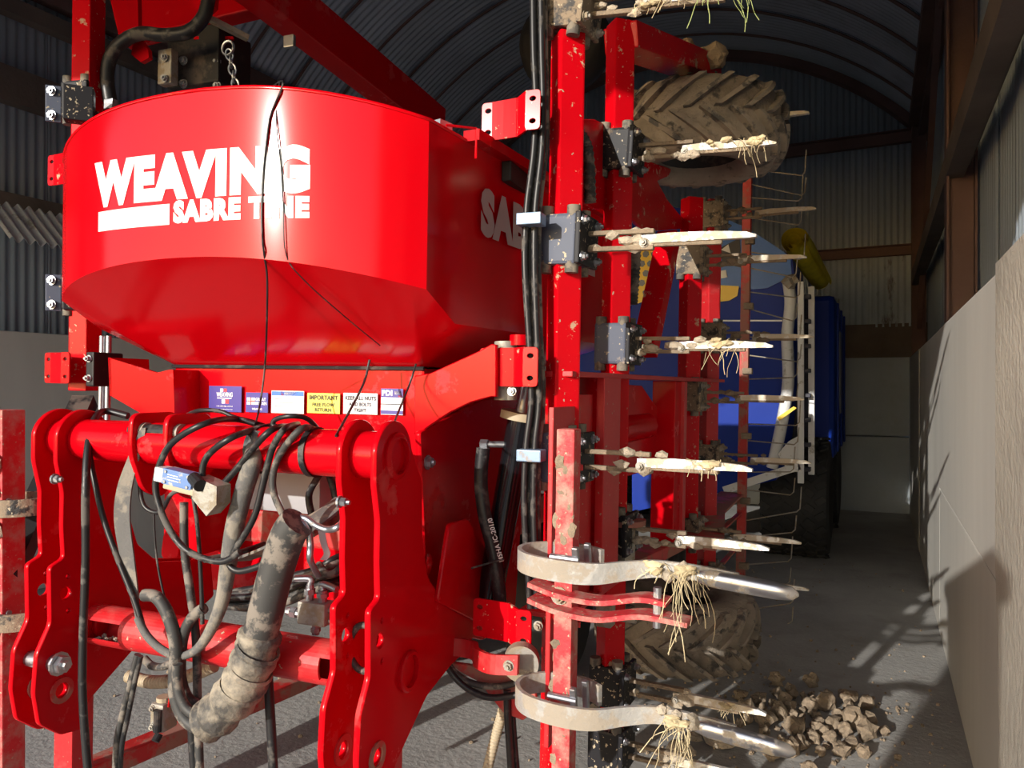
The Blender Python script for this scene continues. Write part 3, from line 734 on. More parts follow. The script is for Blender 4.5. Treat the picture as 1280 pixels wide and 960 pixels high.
# extra bar stub that carries the high rear tine
m = MB(); m.cbox((WXB, BY[2], 2.78), (.07, .07, .3), .005, R45); wpart(m, 'tool_bar_tip', 'red_splashed')

# ---- short outer bars with C-spring tines
def c_spring(base, muddy, sx=1):
    pth = [(.075, .055, 0), (.02, .085, 0), (-.06, .082, .001), (-.115, .035, .001), (-.12, -.025, 0), (-.07, -.078, -.001), (.02, -.092, -.003), (.10, -.075, -.004), (.17, -.035, .004), (.24, -.012, .012), (.34, -.006, .012), (.42, -.004, .008)]
    pth = [(x * sx, y, z) for x, y, z in pth]
    m = MB(); m.ribbon(pth, (0, 0, 1), .052, .011, 7, wf=lambda t: 1 if t < .6 else 1 - .45 * (t - .6) / .4)
    r = m.build('spring_tine', 'clamp_muddy' if muddy == 2 else 'pale_steel', D, base, 40)
    m = MB(); n_ = 12; vs = []; prof = [(.33, .014), (.36, .020), (.42, .021), (.50, .020), (.535, .015), (.548, .004)]
    for x, rr in prof:
        for j in range(n_):
            a = 2 * math.pi * j / n_; vs.append(Vector((x * sx, -.012 + rr * .75 * math.cos(a), .006 - (x - .33) * .06 + rr * math.sin(a))))
    fs_ = [(i * n_ + j, i * n_ + (j + 1) % n_, (i + 1) * n_ + (j + 1) % n_, (i + 1) * n_ + j) for i in range(len(prof) - 1) for j in range(n_)] + [tuple(range(n_)), tuple(range((len(prof) - 1) * n_, len(prof) * n_))]
    m.add(vs, fs_); o = m.build('point', 'worn_steel', r, base, 50); o['label'] = 'polished steel point'
    for q in ((.035, -.028), (.045, .03)):
        m = MB(); m.cbox((q[0] * sx, q[1], .008), (.016, .014, .075), .003, Matrix.Rotation(R(12), 3, 'X')); m.build('spring_clip', 'zinc', r, base)
    m = MB(); m.cyl((-.03 * sx, -.035, .015), (.045 * sx, -.035, .015), .008, n=10); m.build('clip_bar', 'zinc', r, base)
    m = MB()
    for i in range(7): m.lump(((.24 + random.uniform(0, .09)) * sx, -.012 + random.uniform(-.008, .008), .012 + random.uniform(-.018, .018)), random.uniform(.009, .018), i + 3, 1)
    o = m.build('stuck_mud', 'pale_mud', r, base); o['kind'] = 'stuff'
    return r
material('pale_steel', (.42, .41, .39), .5, metal=.3, dirt=(.36, .31, .25), dirt_amt=.5, dirt_scale=16, bump=.4)
sb = wl(708, 740, d=1.891); SBX, SBY = sb.x, sb.y
m = MB(); m.cbox((SBX, SBY, .74), (.048, .048, 1.32), .004); sbar = wpart(m, 'tool_bar', 'red_muddy')
for z in (1.068, .722):
    c_spring(WG @ Matrix.Translation((SBX, SBY, z)), 1)
m = MB(); 
for i in range(45):
    m.lump((SBX + random.uniform(-.024, .024), SBY - .024 + random.uniform(0, .006), random.uniform(.3, 1.38)), random.uniform(.004, .013), i, 2, .8, (1, .25, 1.5))
o = wpart(m, 'stuck_mud', 'mud', sbar); o['kind'] = 'stuff'
# joining plates between the short bar and the long bar behind it
for z in (1.30, .90, .35):
    m = MB(); m.beam((SBX, SBY + .02, z), (-.81, BY[0] - .02, z), .06, .014); wpart(m, 'joining_plate', 'red_dusty')
m = MB(); m.cbox(((SBX - .81) / 2 - .02, (SBY + BY[0]) / 2 + .05, 1.0), (.014, .20, .9), .003); wpart(m, 'side_gusset', 'red_dusty')
# pair of red link arms below the upper spring tine
for (dz, x1) in ((.995, .26), (.955, .31)):
    m = MB(); m.ribbon([(SBX - .09, SBY - .01, dz + .01), (SBX, SBY - .035, dz), (SBX + .10, SBY - .03, dz - .005), (SBX + .2, SBY - .01, dz + .012), (SBX + x1, SBY, dz + .006)], (0, 1, 0), .06, .012); wpart(m, 'link_arm', 'red_muddy')
m = MB(); m.cyl((SBX + .235, SBY - .01, .94), (SBX + .235, SBY - .01, 1.035), .010, n=10); wpart(m, 'link_bolt', 'zinc')
q = wl(698, 735, d=1.85); m = MB(); m.hexbolt((SBX - .008, SBY - .024, .985), (0, -1, 0), .017, .016); wpart(m, 'bolt', 'cast_grey')

# ---- wing frame plates
def xplate(name, q, X, th, mat, hl=(), parent=None, rd=.008):
    pts = [(wl(a, b, X=X).y, wl(a, b, X=X).z) for a, b in q]
    hs = [circ(wl(a, b, X=X).y, wl(a, b, X=X).z, r_) for a, b, r_ in hl]
    return add(name, flat(rounded(pts, rd, 2), hs, th, name, mat, .002), parent or D, WG @ Matrix.Translation((X, 0, 0)) @ FRAME_X)
xplate('fold_gusset', [(704, 150), (735, 150), (752, 158), (786, 196), (833, 212), (829, 221), (815, 227), (828, 250), (845, 270), (864, 285), (800, 290), (772, 262), (735, 262), (704, 235)], -.875, .016, 'red_splashed')
m = MB(); m.beam(wl(836, 296, X=-.80), wl(806, 440, X=-.80), .075, .085, up=(1, 0, 0), ch=.005); wpart(m, 'diagonal_strut', 'red_splashed')
m = MB(); m.cbox((-.84, 3.1, 1.54), (.15, 2.30, .016), .003); wpart(m, 'shelf_plate', 'red_dusty')
m = MB(); m.cbox((-.84, 2.27, .86), (.15, .66, .014), .003); wpart(m, 'shelf_plate', 'red_dusty')
m = MB(); m.prism([(-.93, 3.3, .80), (-.93, 5.1, .80), (-.78, 5.1, .80), (-.76, 4.3, .80), (-.62, 3.5, .80), (-.62, 3.3, .80)], (0, 0, .012)); wpart(m, 'shelf_plate', 'red_worn')
q = wl(760, 560, X=-.78); m = MB(); m.cbox((q.x, q.y, 1.20), (.028, .16, .67), .003); wpart(m, 'web_plate', 'red_dusty')
m = MB(); m.cbox((-.88, 2.3, 1.2), (.012, .5, .67), .003); wpart(m, 'web_plate', 'red_paint')
m = MB(); m.cyl((-.86, 2.2, .83), (-.86, 2.2, 1.48), .062, n=22); wpart(m, 'pivot_post', 'red_dusty', smooth=40)
xplate('fold_web', [(770, 480), (800, 482), (816, 505), (838, 522), (846, 545), (832, 580), (770, 600)], -.86, .016, 'red_paint')
q = wl(830, 530, X=-.84)
me = flat([(math.cos(a) * .04, math.sin(a) * .04) for a in [R(60 + 240 * k / 14) for k in range(15)]] + [(.075, -.012), (.082, 0), (.075, .012)], [circ(.055, 0, .008)], .012, 'pin_keeper', 'cast_grey', .002)
pk = add('pin_keeper', me, D, WG @ Matrix.Translation(q) @ FRAME_X)
m = MB(); m.cyl(q + Vector((-.02, 0, 0)), q + Vector((.014, 0, 0)), .026, n=20); wpart(m, 'pivot_pin', 'cast_grey', pk, 40)
a, b = wl(768, 538, X=-.87), wl(806, 532, X=-.87); m = MB(); m.cyl(a, b, .055, n=22); m.lump(b, .055, 2, 2, .02); wpart(m, 'fold_ram', 'red_paint', smooth=50)
m = MB(); q = wl(835, 600, X=-.83); m.cbox((q.x, q.y, 1.17), (.10, .19, .72), .004); wpart(m, 'channel_post', 'red_paint')
q = wl(850, 600, X=-.78); m = MB(); m.cbox((q.x, q.y + .02, 1.17), (.03, .05, .72), .003); wpart(m, 'channel_lip', 'red_dusty')
q = wl(780, 655, X=-.80); m = MB(); m.cyl((q.x, q.y, q.z), (q.x, q.y, q.z + .018), .075, n=24); hd = wpart(m, 'hub_disc', 'red_worn', smooth=40)
m = MB(); m.cyl((q.x, q.y, q.z - .12), (q.x, q.y, q.z), .04, n=18); wpart(m, 'hub_shaft', 'cast_grey', hd, 40)
# stud through the second bar
a = wl(757, 768, X=-.78); m = MB(); m.cyl(a, a + Vector((.10, 0, 0)), .014, n=12); m.cbox(a, (.05, .05, .07), .004); wpart(m, 'stud', 'cast_grey')
# links of the harrow carrier
for py in (655, 697):
    m = MB(); m.cbox((-.80, 4.75, .0 + wl(900, py, Y=4.6).z), (.03, .6, .012), .003); wpart(m, 'harrow_link', 'red_worn')
q = wl(881, 718, Y=3.0); me = flat(rounded([(-.06, -.022), (.06, -.022), (.06, .022), (-.06, .022)], .022, 5), [circ(-.038, 0, .012), circ(.038, 0, .012)], .01, 'shackle_plate', 'cast_grey'); add('shackle_plate', me, D, WG @ Matrix.Translation(q) @ FRAME_Y)
# second pale sweep pair on the lowest tine
# ---- harrow wires
HWL = [(937, 211, 1006, 219), (937, 230, 1006, 244), (937, 247, 1002, 251), (937, 272, 1001, 281), (937, 315, 1005, 324), (937, 335, 995, 346), (937, 365, 999, 372), (932, 385, 995, 401), (935, 421, 1000, 425), (935, 444, 1000, 452), (932, 474, 996, 472), (932, 497, 996, 501), (937, 530, 999, 532), (939, 551, 997, 556), (935, 590, 992, 590), (932, 612, 992, 619), (935, 650, 1000, 640), (935, 671, 994, 666), (932, 706, 989, 702), (925, 729, 987, 731), (930, 763, 991, 755), (930, 800, 990, 780), (930, 828, 985, 812)]
for i, (x0, y0, x1, y1) in enumerate(HWL):
    a, b = wl(x0, y0, Y=5.07), wl(x1, y1, Y=5.07); st = Vector((-.79, 5.07, a.z))
    up = .16 if i % 2 == 0 else .11
    m = MB(); m.sweep([st, a, b - Vector((.02, 0, 0)), b + Vector((0, 0, .02)), b + Vector((.006, 0, up))], .0042, 5, smooth=False); wpart(m, 'harrow_wire', 'cast_grey', hbar, 50)
for i in range(6):
    z = .35 + .42 * i; m = MB(); m.cbox((-.765, 5.04, z), (.06, .05, .04), .004); wpart(m, 'wire_clamp', 'mud', hbar)

# ---- wing wheels (their axles stand upright while the wing is folded)
def wing_wheel(c, r, wd, seed):
    m = MB(); hw = wd / 2
    prof = [(.17, -hw * .75), (.20, -hw * .95), (r * .72, -hw), (r * .90, -hw * .92), (r * .965, -hw * .7), (r, 0), (r * .965, hw * .7), (r * .90, hw * .92), (r * .72, hw), (.20, hw * .95), (.17, hw * .75)]
    # finer profile for a rounded carcass with caked soil
    m.lathe(prof, (0, 0, 0), 'Z', 72)
    for v in m.v:
        k = noise.noise(v * 9 + Vector((seed, 0, 0))) * .009 + noise.noise(v * 25) * .004
        rr = math.hypot(v.x, v.y)
        if rr > .22: v.x *= 1 + k / rr; v.y *= 1 + k / rr
    ty = wpart_at(m, 'wing_tyre', 'tyre_mud', c, 50)
    def surf(z):
        t = abs(z) / hw
        return r * (1 - .035 * (t / .7) ** 2) if t < .7 else r * (.965 - .065 * ((t - .7) / .22))
    for sgn in (-1, 1):
        l = MB(); st = 6; vs = []
        for i in range(st + 1):
            t = i / st; z = sgn * hw * (.02 + .90 * t); th = .50 * t; r0 = surf(z) - .016; hh = .046
            dw = .045 + .012 * t
            for (da, rr) in ((-dw, r0), (-dw * .75, r0 + hh), (dw * .75, r0 + hh), (dw, r0)):
                a = th + da; vs.append(Vector((rr * math.cos(a), rr * math.sin(a), z)))
        l.add(vs, [(i * 4 + j, i * 4 + (j + 1) % 4, i * 4 + 4 + (j + 1) % 4, i * 4 + 4 + j) for i in range(st) for j in range(4)] + [(3, 2, 1, 0), tuple(range(st * 4, st * 4 + 4))])
        lm = l.mesh('tread_lug', 'tyre_lug')
        nl = 19
        for k in range(nl):
            add('tread_lug', lm, ty, WG @ Matrix.Translation(c) @ Matrix.Rotation(2 * math.pi * (k + (.5 if sgn > 0 else 0)) / nl, 4, 'Z'))
    m = MB(); m.lathe([(.0, .02), (.12, .02), (.165, .09), (.178, .10), (.178, -.10), (.165, -.09), (.12, -.02), (0, -.02)], (0, 0, 0), 'Z', 28); wpart_at(m, 'wheel_rim', 'black_steel', c, 40, ty)
    return ty
def wpart_at(m, name, mat, c, smooth, parent=None): return m.build(name, mat, parent or D, WG @ Matrix.Translation(c), smooth)
wc = W(868, 140, d=3.28); wcl = W(850, 790, d=3.45)
wing_wheel((wc.x, wc.y, 2.60), .345, .31, 1)
wing_wheel((wcl.x, wcl.y, .42), .345, .30, 5)
m = MB(); m.cyl((wcl.x, wcl.y, .42), (wcl.x, wcl.y, .80), .04, n=16); wpart(m, 'wheel_axle', 'black_steel', smooth=40)
m = MB(); m.cyl((wc.x, wc.y, 2.6), (wc.x, wc.y, 2.95), .04, n=16); wpart(m, 'wheel_axle', 'black_steel', smooth=40)
m = MB(); m.beam((-.83, 2.52, 2.72), (wc.x + .02, wc.y + .05, 2.90), .13, .09, ch=.006); wpart(m, 'wheel_arm', 'red_splashed')
m = MB()
for i in range(14): m.lump((wc.x + random.uniform(-.06, .10), wc.y - random.uniform(.02, .12), 2.90 + random.uniform(-.05, .07)), random.uniform(.02, .045), i, 2, .5)
o = wpart(m, 'stuck_mud', 'mud'); o['kind'] = 'stuff'
m = MB(); m.beam((-.83, 2.52, .86), (wcl.x, wcl.y, .80), .12, .05, ch=.006); wpart(m, 'wheel_arm', 'red_worn')

# ---- stepped red brackets with bolt holes
def z_bracket(c, s=1.0, mat='red_splashed', lean=0, M0=None):
    # c: local drill coordinates of the bracket middle; 0.19 wide, 0.105 high, right flange nearer
    hgt = .108 * s
    def fl(x0, x1, y, holes):
        q = rounded([(x0, -hgt / 2), (x1, -hgt / 2), (x1, hgt / 2), (x0, hgt / 2)], .012, 3)
        hs = [circ((x0 + x1) / 2, sg * hgt * .28, .009, 12, .0065) for sg in (-1, 1)] if holes else []
        return flat(q, hs, .007, 'bracket_flange', mat, .001), y
    Mb = M0 or (MM @ Matrix.Translation(c))
    m = MB(); xs = [(-.060, 0), (.012, -.012), (.055, -.052), (.057, -.052)]; pts = [(-.061, .0), (.014, -.010), (.052, -.050)]
    m.ribbon([(-.066, 0, 0), (-.03, -.004, 0), (.010, -.010, 0), (.016, -.012, 0), (.05, -.048, 0), (.056, -.052, 0)], (0, 0, 1), hgt, .007, 2)
    b = m.build('stepped_bracket', mat, D, Mb)
    for x0, x1, y in ((-.098, -.058, 0), (.050, .094, -.052)):
        me, _ = fl(x0, x1, y, True); add('bracket_flange', me, b, Mb @ Matrix.Translation((0, y, 0)) @ FRAME_Y)
    return b
for px, py in ((643, 149), (640, 459), (632, 776)):
    c = L(px, py, y=-.22); z_bracket(c)
m = MB(); m.hexbolt(L(673, 782, y=-.28), (0, -1, 0), .010, .012); part(m, 'bolt', 'cast_grey')

# ---- left wing, seen past the hopper
lb = W(106, 200, d=2.95)
m = MB(); m.cbox((lb.x, lb.y, 2.28), (.082, .082, 1.65), .005, Matrix.Rotation(R(14), 3, 'Z')); wpart(m, 'tool_bar', 'red_splashed')
for py in (130, 366):
    z = W(106, py, d=2.95).z; Ml = Matrix.Translation((lb.x, lb.y, z)) @ Matrix.Rotation(R(180 + 14), 4, 'Z')
    m = MB(); m.cbox((0, 0, 0), (.118, .118, .142), .008); tm = m.build('clamp_housing', 'clamp_black', D, Ml)
    for qx in (-1, 1):
        for qy in (-1, 1): add('rubber_cord', TM['black']['rubber_cord'], tm, Ml @ Matrix.Translation((qx * .04, qy * .04, 0)))
    q = W(67, py, d=2.80)
    m = MB(); m.cbox(q, (.052, .012, .135), .003, Matrix.Rotation(R(48), 3, 'Z')); pl = m.build('flange_plate', 'clamp_blue', D, Matrix())
    for sz in (-1, 1): m = MB(); m.hexbolt(q + Vector((.002, -.008, sz * .045)), (.35, -1, 0), .013, .012); m.build('bolt', 'zinc', pl, Matrix())
    m = MB(); m.cbox(q + Vector((.075, .05, 0)), (.10, .06, .13), .004, Matrix.Rotation(R(48), 3, 'Z')); m.build('flange_block', 'clamp_black', pl, Matrix())
for px, py in ((84, 211), (80, 460)):
    c = MI @ W(px, py, d=2.86); z_bracket(c, 1.08)
ls = W(6, 700, d=2.35)
m = MB(); m.cbox((ls.x, ls.y, .73), (.078, .078, 1.405), .005, Matrix.Rotation(R(8), 3, 'Z')); ls_bar = m.build('tool_bar', 'red_muddy', D, Matrix())
for py in (630, 768):
    z = W(6, py, d=2.35).z; c_spring(Matrix.Translation((ls.x + .02, ls.y + .02, z)), 2, -1)
m = MB()
for i in range(16): m.lump((ls.x + random.uniform(-.03, .04), ls.y - .045, random.uniform(.4, 1.35)), random.uniform(.01, .035), i, 1, .4, (1, .4, 1))
o = m.build('stuck_mud', 'pale_mud', ls_bar, Matrix()); o['kind'] = 'stuff'
m = MB(); m.beam((ls.x, ls.y, .9), (lb.x, lb.y, 1.45), .08, .06); m.build('side_link', 'black_steel', D, Matrix())

c = MI @ W(700, 58, d=4.2); m = MB(); m.lathe([(.12, -.10), (.19, -.12), (.24, -.09), (.26, 0), (.24, .09), (.19, .12), (.12, .10)], (c.x + .03, c.y, c.z), 'Y', 32); part(m, 'wing_tyre', 'tyre_black', smooth=50)
m = MB(); m.cyl((c.x + .03, c.y + .1, c.z), (c.x + .03, c.y - .1, c.z), .13, n=24); m.beam((c.x + .03, c.y, c.z), (c.x - .05, c.y, c.z - .5), .1, .1); part(m, 'tyre_hub', 'black_steel')
# ================================================================== HOSES, CABLES, FITTINGS
def path(pts, y=None, dy=0, **k):
    out = []
    for q in pts:
        yy = q[2] if len(q) > 2 else y
        out.append(L(q[0], q[1], y=yy + dy))
    return out
def hose(name, pts, r, mat='black_hose', y=-.62, n=8, parent=None, label=None, rf=None, per=6):
    m = MB(); m.sweep(path(pts, y), r, n, rf=rf, per=per); o = part(m, name, mat, parent, 60)
    if label: o['label'] = label
    return o
TF = UT.y - .075                     # just in front of the upper tube
# hoses laid over the upper tube and looped in front of it
hose('cable', [(160, 520, -.48), (132, 514, -.5), (118, 525, -.57), (110, 560, -.64), (107, 620), (107, 700), (104, 790), (103, 860), (107, 930), (112, 985)], .0105, y=-.68)
hose('cable', [(110, 560, -.63), (118, 600), (130, 650), (150, 705), (170, 755), (180, 790)], .008, y=-.64)
hose('control_hose', [(330, 533, -.50), (295, 524, -.56), (255, 530), (212, 557), (195, 600), (200, 635), (217, 670), (240, 692), (277, 702), (300, 690)], .0085, y=-.70)
hose('control_hose', [(345, 533, -.50), (330, 534, -.54), (292, 546), (262, 567), (253, 588), (257, 608), (270, 615)], .0085, y=-.69)
hose('control_hose', [(360, 533, -.50), (340, 537), (315, 562), (297, 585), (280, 604)], .0085, y=-.665)
hose('control_hose', [(372, 530, -.50), (355, 537), (340, 562), (330, 600), (320, 640), (308, 665), (292, 690), (286, 705), (300, 714), (330, 706)], .0085, y=-.655)
hose('control_hose', [(395, 538, -.50), (377, 536), (352, 565), (342, 590), (342, 615), (352, 640), (360, 655)], .009, 'dusty_hose', y=-.65)
hose('control_hose', [(400, 540, -.45), (385, 524, -.5), (365, 520), (345, 524), (342, 532), (360, 536), (385, 533, -.5)], .007, y=-.55)
hose('control_hose', [(235, 518, -.5), (250, 513), (275, 514), (292, 521), (320, 530, -.56)], .006, y=-.55)
hose('control_hose', [(245, 600, -.66), (232, 610, -.64), (214, 618, -.62), (200, 640, -.60), (180, 632, -.6), (175, 600, -.6), (182, 570, -.6)], .006, y=-.62)
hose('cable', [(192, 640), (195, 690), (204, 740), (222, 800), (228, 850)], .003, y=-.60)
hose('cable', [(240, 610), (247, 660), (251, 720), (253, 780)], .0055, y=-.64)
hose('stay_rod', [(230, 628), (231, 690), (238, 740), (245, 800), (247, 880), (250, 970)], .011, 'dusty_hose', y=-.60)
hose('cable', [(255, 700, -.6), (300, 690, -.5), (330, 680, -.4)], .008, y=-.5)
# wide fabric sleeves
def strap(name, pts, wid, th, mat, y, wf=None):
    p = path(pts, y); m = MB(); m.ribbon(p, (1, .25, .1), wid, th, 6, wf); return part(m, name, mat, smooth=60)
strap('canvas_strap', [(180, 535), (168, 570), (156, 610), (153, 650), (160, 700), (168, 745), (172, 772)], .034, .006, 'wrap_fabric', -.63, lambda t: .35 + 1.0 * math.sin(math.pi * min(1, t * 1.1)) ** .8)
hose('wrapped_hose', [(180, 535, -.60), (172, 772), (184, 795), (204, 813), (226, 820), (248, 810), (266, 782), (278, 750), (284, 715), (292, 665), (303, 620), (315, 580), (322, 545, -.60)][1:], .019, 'wrap_fabric', y=-.645, n=10, rf=lambda t: .55 if t < .3 else min(1.25, .55 + (t - .3) * 1.6))
# thick trunk hose, taped and muddy at its lower end
trunk = hose('trunk_hose', [(372, 652), (362, 665), (352, 692), (341, 730), (330, 775), (322, 806)], .043, 'dusty_hose', y=-.66, n=16)
m = MB(); m.sweep(path([(326, 790), (318, 820), (308, 848), (292, 872), (272, 893), (258, 902)], -.66), .050, 16, rf=lambda t: 1 + .10 * math.sin(t * 34) + .12 * math.sin(t * 3.1)); o = part(m, 'taped_sleeve', 'muddy_wrap', trunk, 60); o['label'] = 'mud caked tape sleeve'
for t_, (px, py) in enumerate(((322, 812), (313, 838), (300, 862))):
    c = path([(px, py)], -.66)[0]; d_ = path([(px - 8, py + 16)], -.66)[0] - c
    m = MB(); m.lathe([(.055, -.008), (.059, 0), (.055, .008), (.05, 0)], (0, 0, 0), 'Z', 20); part(m, 'tape_fold', 'muddy_wrap', trunk, 50, MM @ Matrix.Translation(c) @ d_.to_track_quat('Z', 'Y').to_matrix().to_4x4())
hose('trunk_branch', [(272, 906), (250, 910), (230, 897), (219, 868), (219, 835), (220, 815), (217, 790), (207, 762), (195, 746), (180, 744)], .0165, 'dusty_hose', y=-.655, n=10)
hose('trunk_branch', [(268, 893), (250, 884), (234, 872), (226, 848), (226, 818), (230, 792), (240, 772), (255, 760)], .0145, 'dusty_hose', y=-.635, n=10)
hose('trunk_branch', [(268, 900), (252, 897), (232, 884), (222, 858), (222, 830)], .013, 'dusty_hose', y=-.67, n=10)
hose('trunk_branch', [(180, 823), (190, 832), (205, 833), (225, 822)], .011, 'dusty_hose', y=-.55)
hose('cable', [(172, 818), (164, 850), (154, 890), (146, 930), (144, 990)], .009, 'dusty_hose', y=-.60)
hose('cable', [(176, 820), (168, 855), (160, 895), (152, 935), (149, 990)], .007, 'black_hose', y=-.60)
hose('cable', [(335, 842), (337, 880), (340, 930), (343, 990)], .0125, 'black_hose', y=-.58)
hose('cable', [(240, 900), (241, 930), (245, 990)], .012, 'black_hose', y=-.60)
# steel pipes that turn out of the trunk
hose('steel_pipe', [(360, 655), (368, 647), (382, 648), (395, 657), (410, 662), (425, 657), (432, 642, -.5)], .0085, 'zinc', y=-.63)
hose('steel_pipe', [(362, 658), (375, 652), (384, 662), (388, 680), (388, 700), (398, 720, -.5)], .0085, 'zinc', y=-.64)
strap('canvas_strap', [(432, 622, -.42), (410, 640, -.5), (380, 662, -.55), (340, 685, -.5), (300, 700, -.4)], .06, .008, 'wrap_fabric', -.5)
hose('sleeved_cable', [(435, 628, -.4), (410, 645, -.45), (385, 660, -.5)], .03, 'muddy_wrap', y=-.45, n=12)
for k in range(6):
    hose('hydraulic_hose', [(440, 690 + k * 7, -.32), (415, 700 + k * 7), (395, 712 + k * 5), (360, 722 + k * 6), (320, 735 + k * 5), (280, 742 + k * 3)], .011, 'dusty_hose' if k % 2 else 'black_hose', y=-.40 - .015 * (k % 3))
hose('hydraulic_hose', [(398, 705, -.45), (410, 718), (425, 710), (434, 690, -.42)], .010, 'dusty_hose', y=-.47)
hose('hydraulic_hose', [(390, 645, -.4), (386, 620), (395, 600), (405, 585, -.35)], .010, y=-.4)
hose('hydraulic_hose', [(422, 640, -.4), (418, 615), (412, 595), (408, 580, -.35)], .010, y=-.4)
m = MB(); m.ribbon(path([(402, 664), (405, 680), (409, 692), (404, 700)], -.56), (1, 0, 0), .02, .002); part(m, 'label_tag', 'sticker_white')
# zip ties round the tube
for px in (394, 327):
    x = L(px, 570, y=UT.y).x; m = MB(); m.lathe([(.060, -.008), (.064, -.008), (.064, .008), (.060, .008)], (x, UT.y, UT.z), 'X', 28); part(m, 'cable_tie', 'black_hose', smooth=50)
# sensor box with its bracket
c = L(228, 598, y=-.70); RX = Matrix.Rotation(R(8), 3, 'Y')
m = MB(); m.cbox(c, (.095, .04, .040), .003, RX); sbx = part(m, 'sensor_box', 'sensor_blue'); sbx['label'] = 'blue labelled sensor box'
m = MB(); m.cbox(c + Vector((-.058, 0, .008)), (.028, .042, .036), .003, RX); part(m, 'end_cap', 'sticker_white', sbx)
m = MB(); m.cbox(c + Vector((.02, .008, -.027)), (.13, .055, .016), .004, RX); part(m, 'mount', 'beige_hose', sbx)
m = MB(); m.prism([c + Vector(q) for q in ((.055, -.02, .01), (.125, -.02, -.01), (.125, -.02, -.055), (.095, -.02, -.085), (.05, -.02, -.045))], (0, .05, 0)); part(m, 'bracket', 'cast_grey', sbx)
m = MB(); m.cyl(c + Vector((.045, -.01, .005)), c + Vector((.085, -.03, -.01)), .016, n=12); part(m, 'plug', 'black_steel', sbx)
for sx in (-.036, .036):
    for sz in (-.013, .013): m = MB(); m.cyl(c + RX @ Vector((sx, -.019, sz)), c + RX @ Vector((sx, -.023, sz)), .004, n=8); part(m, 'screw', 'zinc', sbx)
for (u, v, w_, h_) in ((-.012, .007, .034, .002), (-.008, .001, .042, .002), (-.010, -.006, .036, .002)):
    m = MB(); m.box(c + RX @ Vector((u, -.0206, v)), (w_, .0006, h_), RX); part(m, 'print_block', 'sticker_white', sbx)
# valve block with elbow fittings on the lower tube
c = L(395, 765, y=-.50)
m = MB(); m.cbox(c, (.085, .05, .06), .005); vb = part(m, 'valve_block', 'cast_grey')
for (a, b, r_) in (((-.02, 0, .03), (-.02, 0, .07), .011), ((.02, 0, .03), (.02, 0, .06), .012), ((.04, 0, .01), (.09, 0, .012), .010), ((.04, 0, -.018), (.09, 0, -.016), .009), ((-.04, 0, -.01), (-.09, 0, -.008), .011), ((0, 0, -.03), (0, 0, -.06), .010)):
    m = MB(); a, b = Vector(a), Vector(b); m.cyl(c + a, c + b, r_, n=10); m.cyl(c + a + (b - a) * .4, c + a + (b - a) * .75, r_ * 1.35, n=6); part(m, 'fitting', 'zinc', vb)
for (a, b) in (((-.02, 0, .07), (-.06, -.01, .085)), ((.02, 0, .06), (.07, -.01, .07))):
    m = MB(); a, b = Vector(a), Vector(b); m.sweep([c + a, c + a + Vector((0, 0, .016)), c + b], .009, 8); part(m, 'elbow', 'zinc', vb, 50)
# small valve on the lower rail
c = L(205, 893, y=-.42)
m = MB(); m.cbox(c, (.05, .06, .085), .008); rv = part(m, 'rail_valve', 'cast_grey')
for sz in (-.028, .028): m = MB(); m.hexbolt(c + Vector((-.014, -.03, sz)), (0, -1, 0), .008, .008); part(m, 'bolt', 'cast_grey', rv)
m = MB(); m.cyl(c + Vector((.01, -.035, -.035)), c + Vector((.012, -.035, .03)), .012, n=12); part(m, 'plug', 'black_steel', rv)
m = MB(); m.cyl(c + Vector((0, 0, .04)), c + Vector((0, 0, .055)), .022, n=14); part(m, 'cap', 'beige_hose', rv)
m = MB(); m.cyl(c + Vector((.012, -.03, -.045)), c + Vector((.012, -.045, -.06)), .012, n=12); part(m, 'port', 'black_steel', rv)
hose('cable', [(211, 884, -.45), (213, 865), (212, 842, -.42)], .004, 'red_paint', y=-.44)
# ribbed air hoses
def ribbed(name, pts, r, pitch=.011, mat='beige_hose'):
    p = cat(pts, 10); Lg = sum((p[i + 1] - p[i]).length for i in range(len(p) - 1)); per = max(4, int(Lg / pitch * 4 / (len(pts) - 1)))
    m = MB(); m.sweep(pts, r, 12, per=per, rf=None)
    nn = len(m.v) // 12; q = cat(pts, per)
    for i in range(nn):
        k = 1.0 if (i // 2) % 2 else .88
        for j in range(12): m.v[i * 12 + j] = q[i] + (m.v[i * 12 + j] - q[i]) * k
    return part(m, name, mat, smooth=60)
ribbed('ribbed_hose', path([(160, 845), (185, 852), (215, 851), (245, 842), (268, 832)], -.25), .022)
ribbed('ribbed_hose', path([(640, 840), (628, 890), (617, 930), (606, 975)], .02), .017)
ribbed('ribbed_hose', [WG @ Vector(q) for q in ()] or [MI @ (WG @ Vector(q)) for q in ((-.95, 2.3, 2.35), (-.9, 2.2, 2.33), (-.86, 2.28, 2.28), (-.85, 2.3, 2.1))], .02, .014, 'dusty_hose')
ribbed('ribbed_hose', [MI @ W(x, y_, d=2.85) for x, y_ in ((794, 300), (792, 340), (789, 380))], .025, .014, 'dusty_hose')
# hoses between the headstock plates and under the frame
hose('cable', [(462, 782), (448, 783), (438, 800), (438, 820), (448, 836), (462, 840)], .0085, 'dusty_hose', y=-.60)
hose('hydraulic_hose', [(556, 822), (566, 838), (585, 852), (612, 858), (640, 855), (668, 842)], .010, 'dusty_hose', y=-.18)
hose('hydraulic_hose', [(556, 828), (570, 848), (590, 864), (615, 872), (650, 868)], .010, 'black_hose', y=-.19)
hose('hydraulic_hose', [(634, 862), (635, 900), (640, 975)], .012, 'black_hose', y=-.15)
hose('hydraulic_hose', [(640, 862), (641, 900), (647, 975)], .010, 'black_hose', y=-.13)
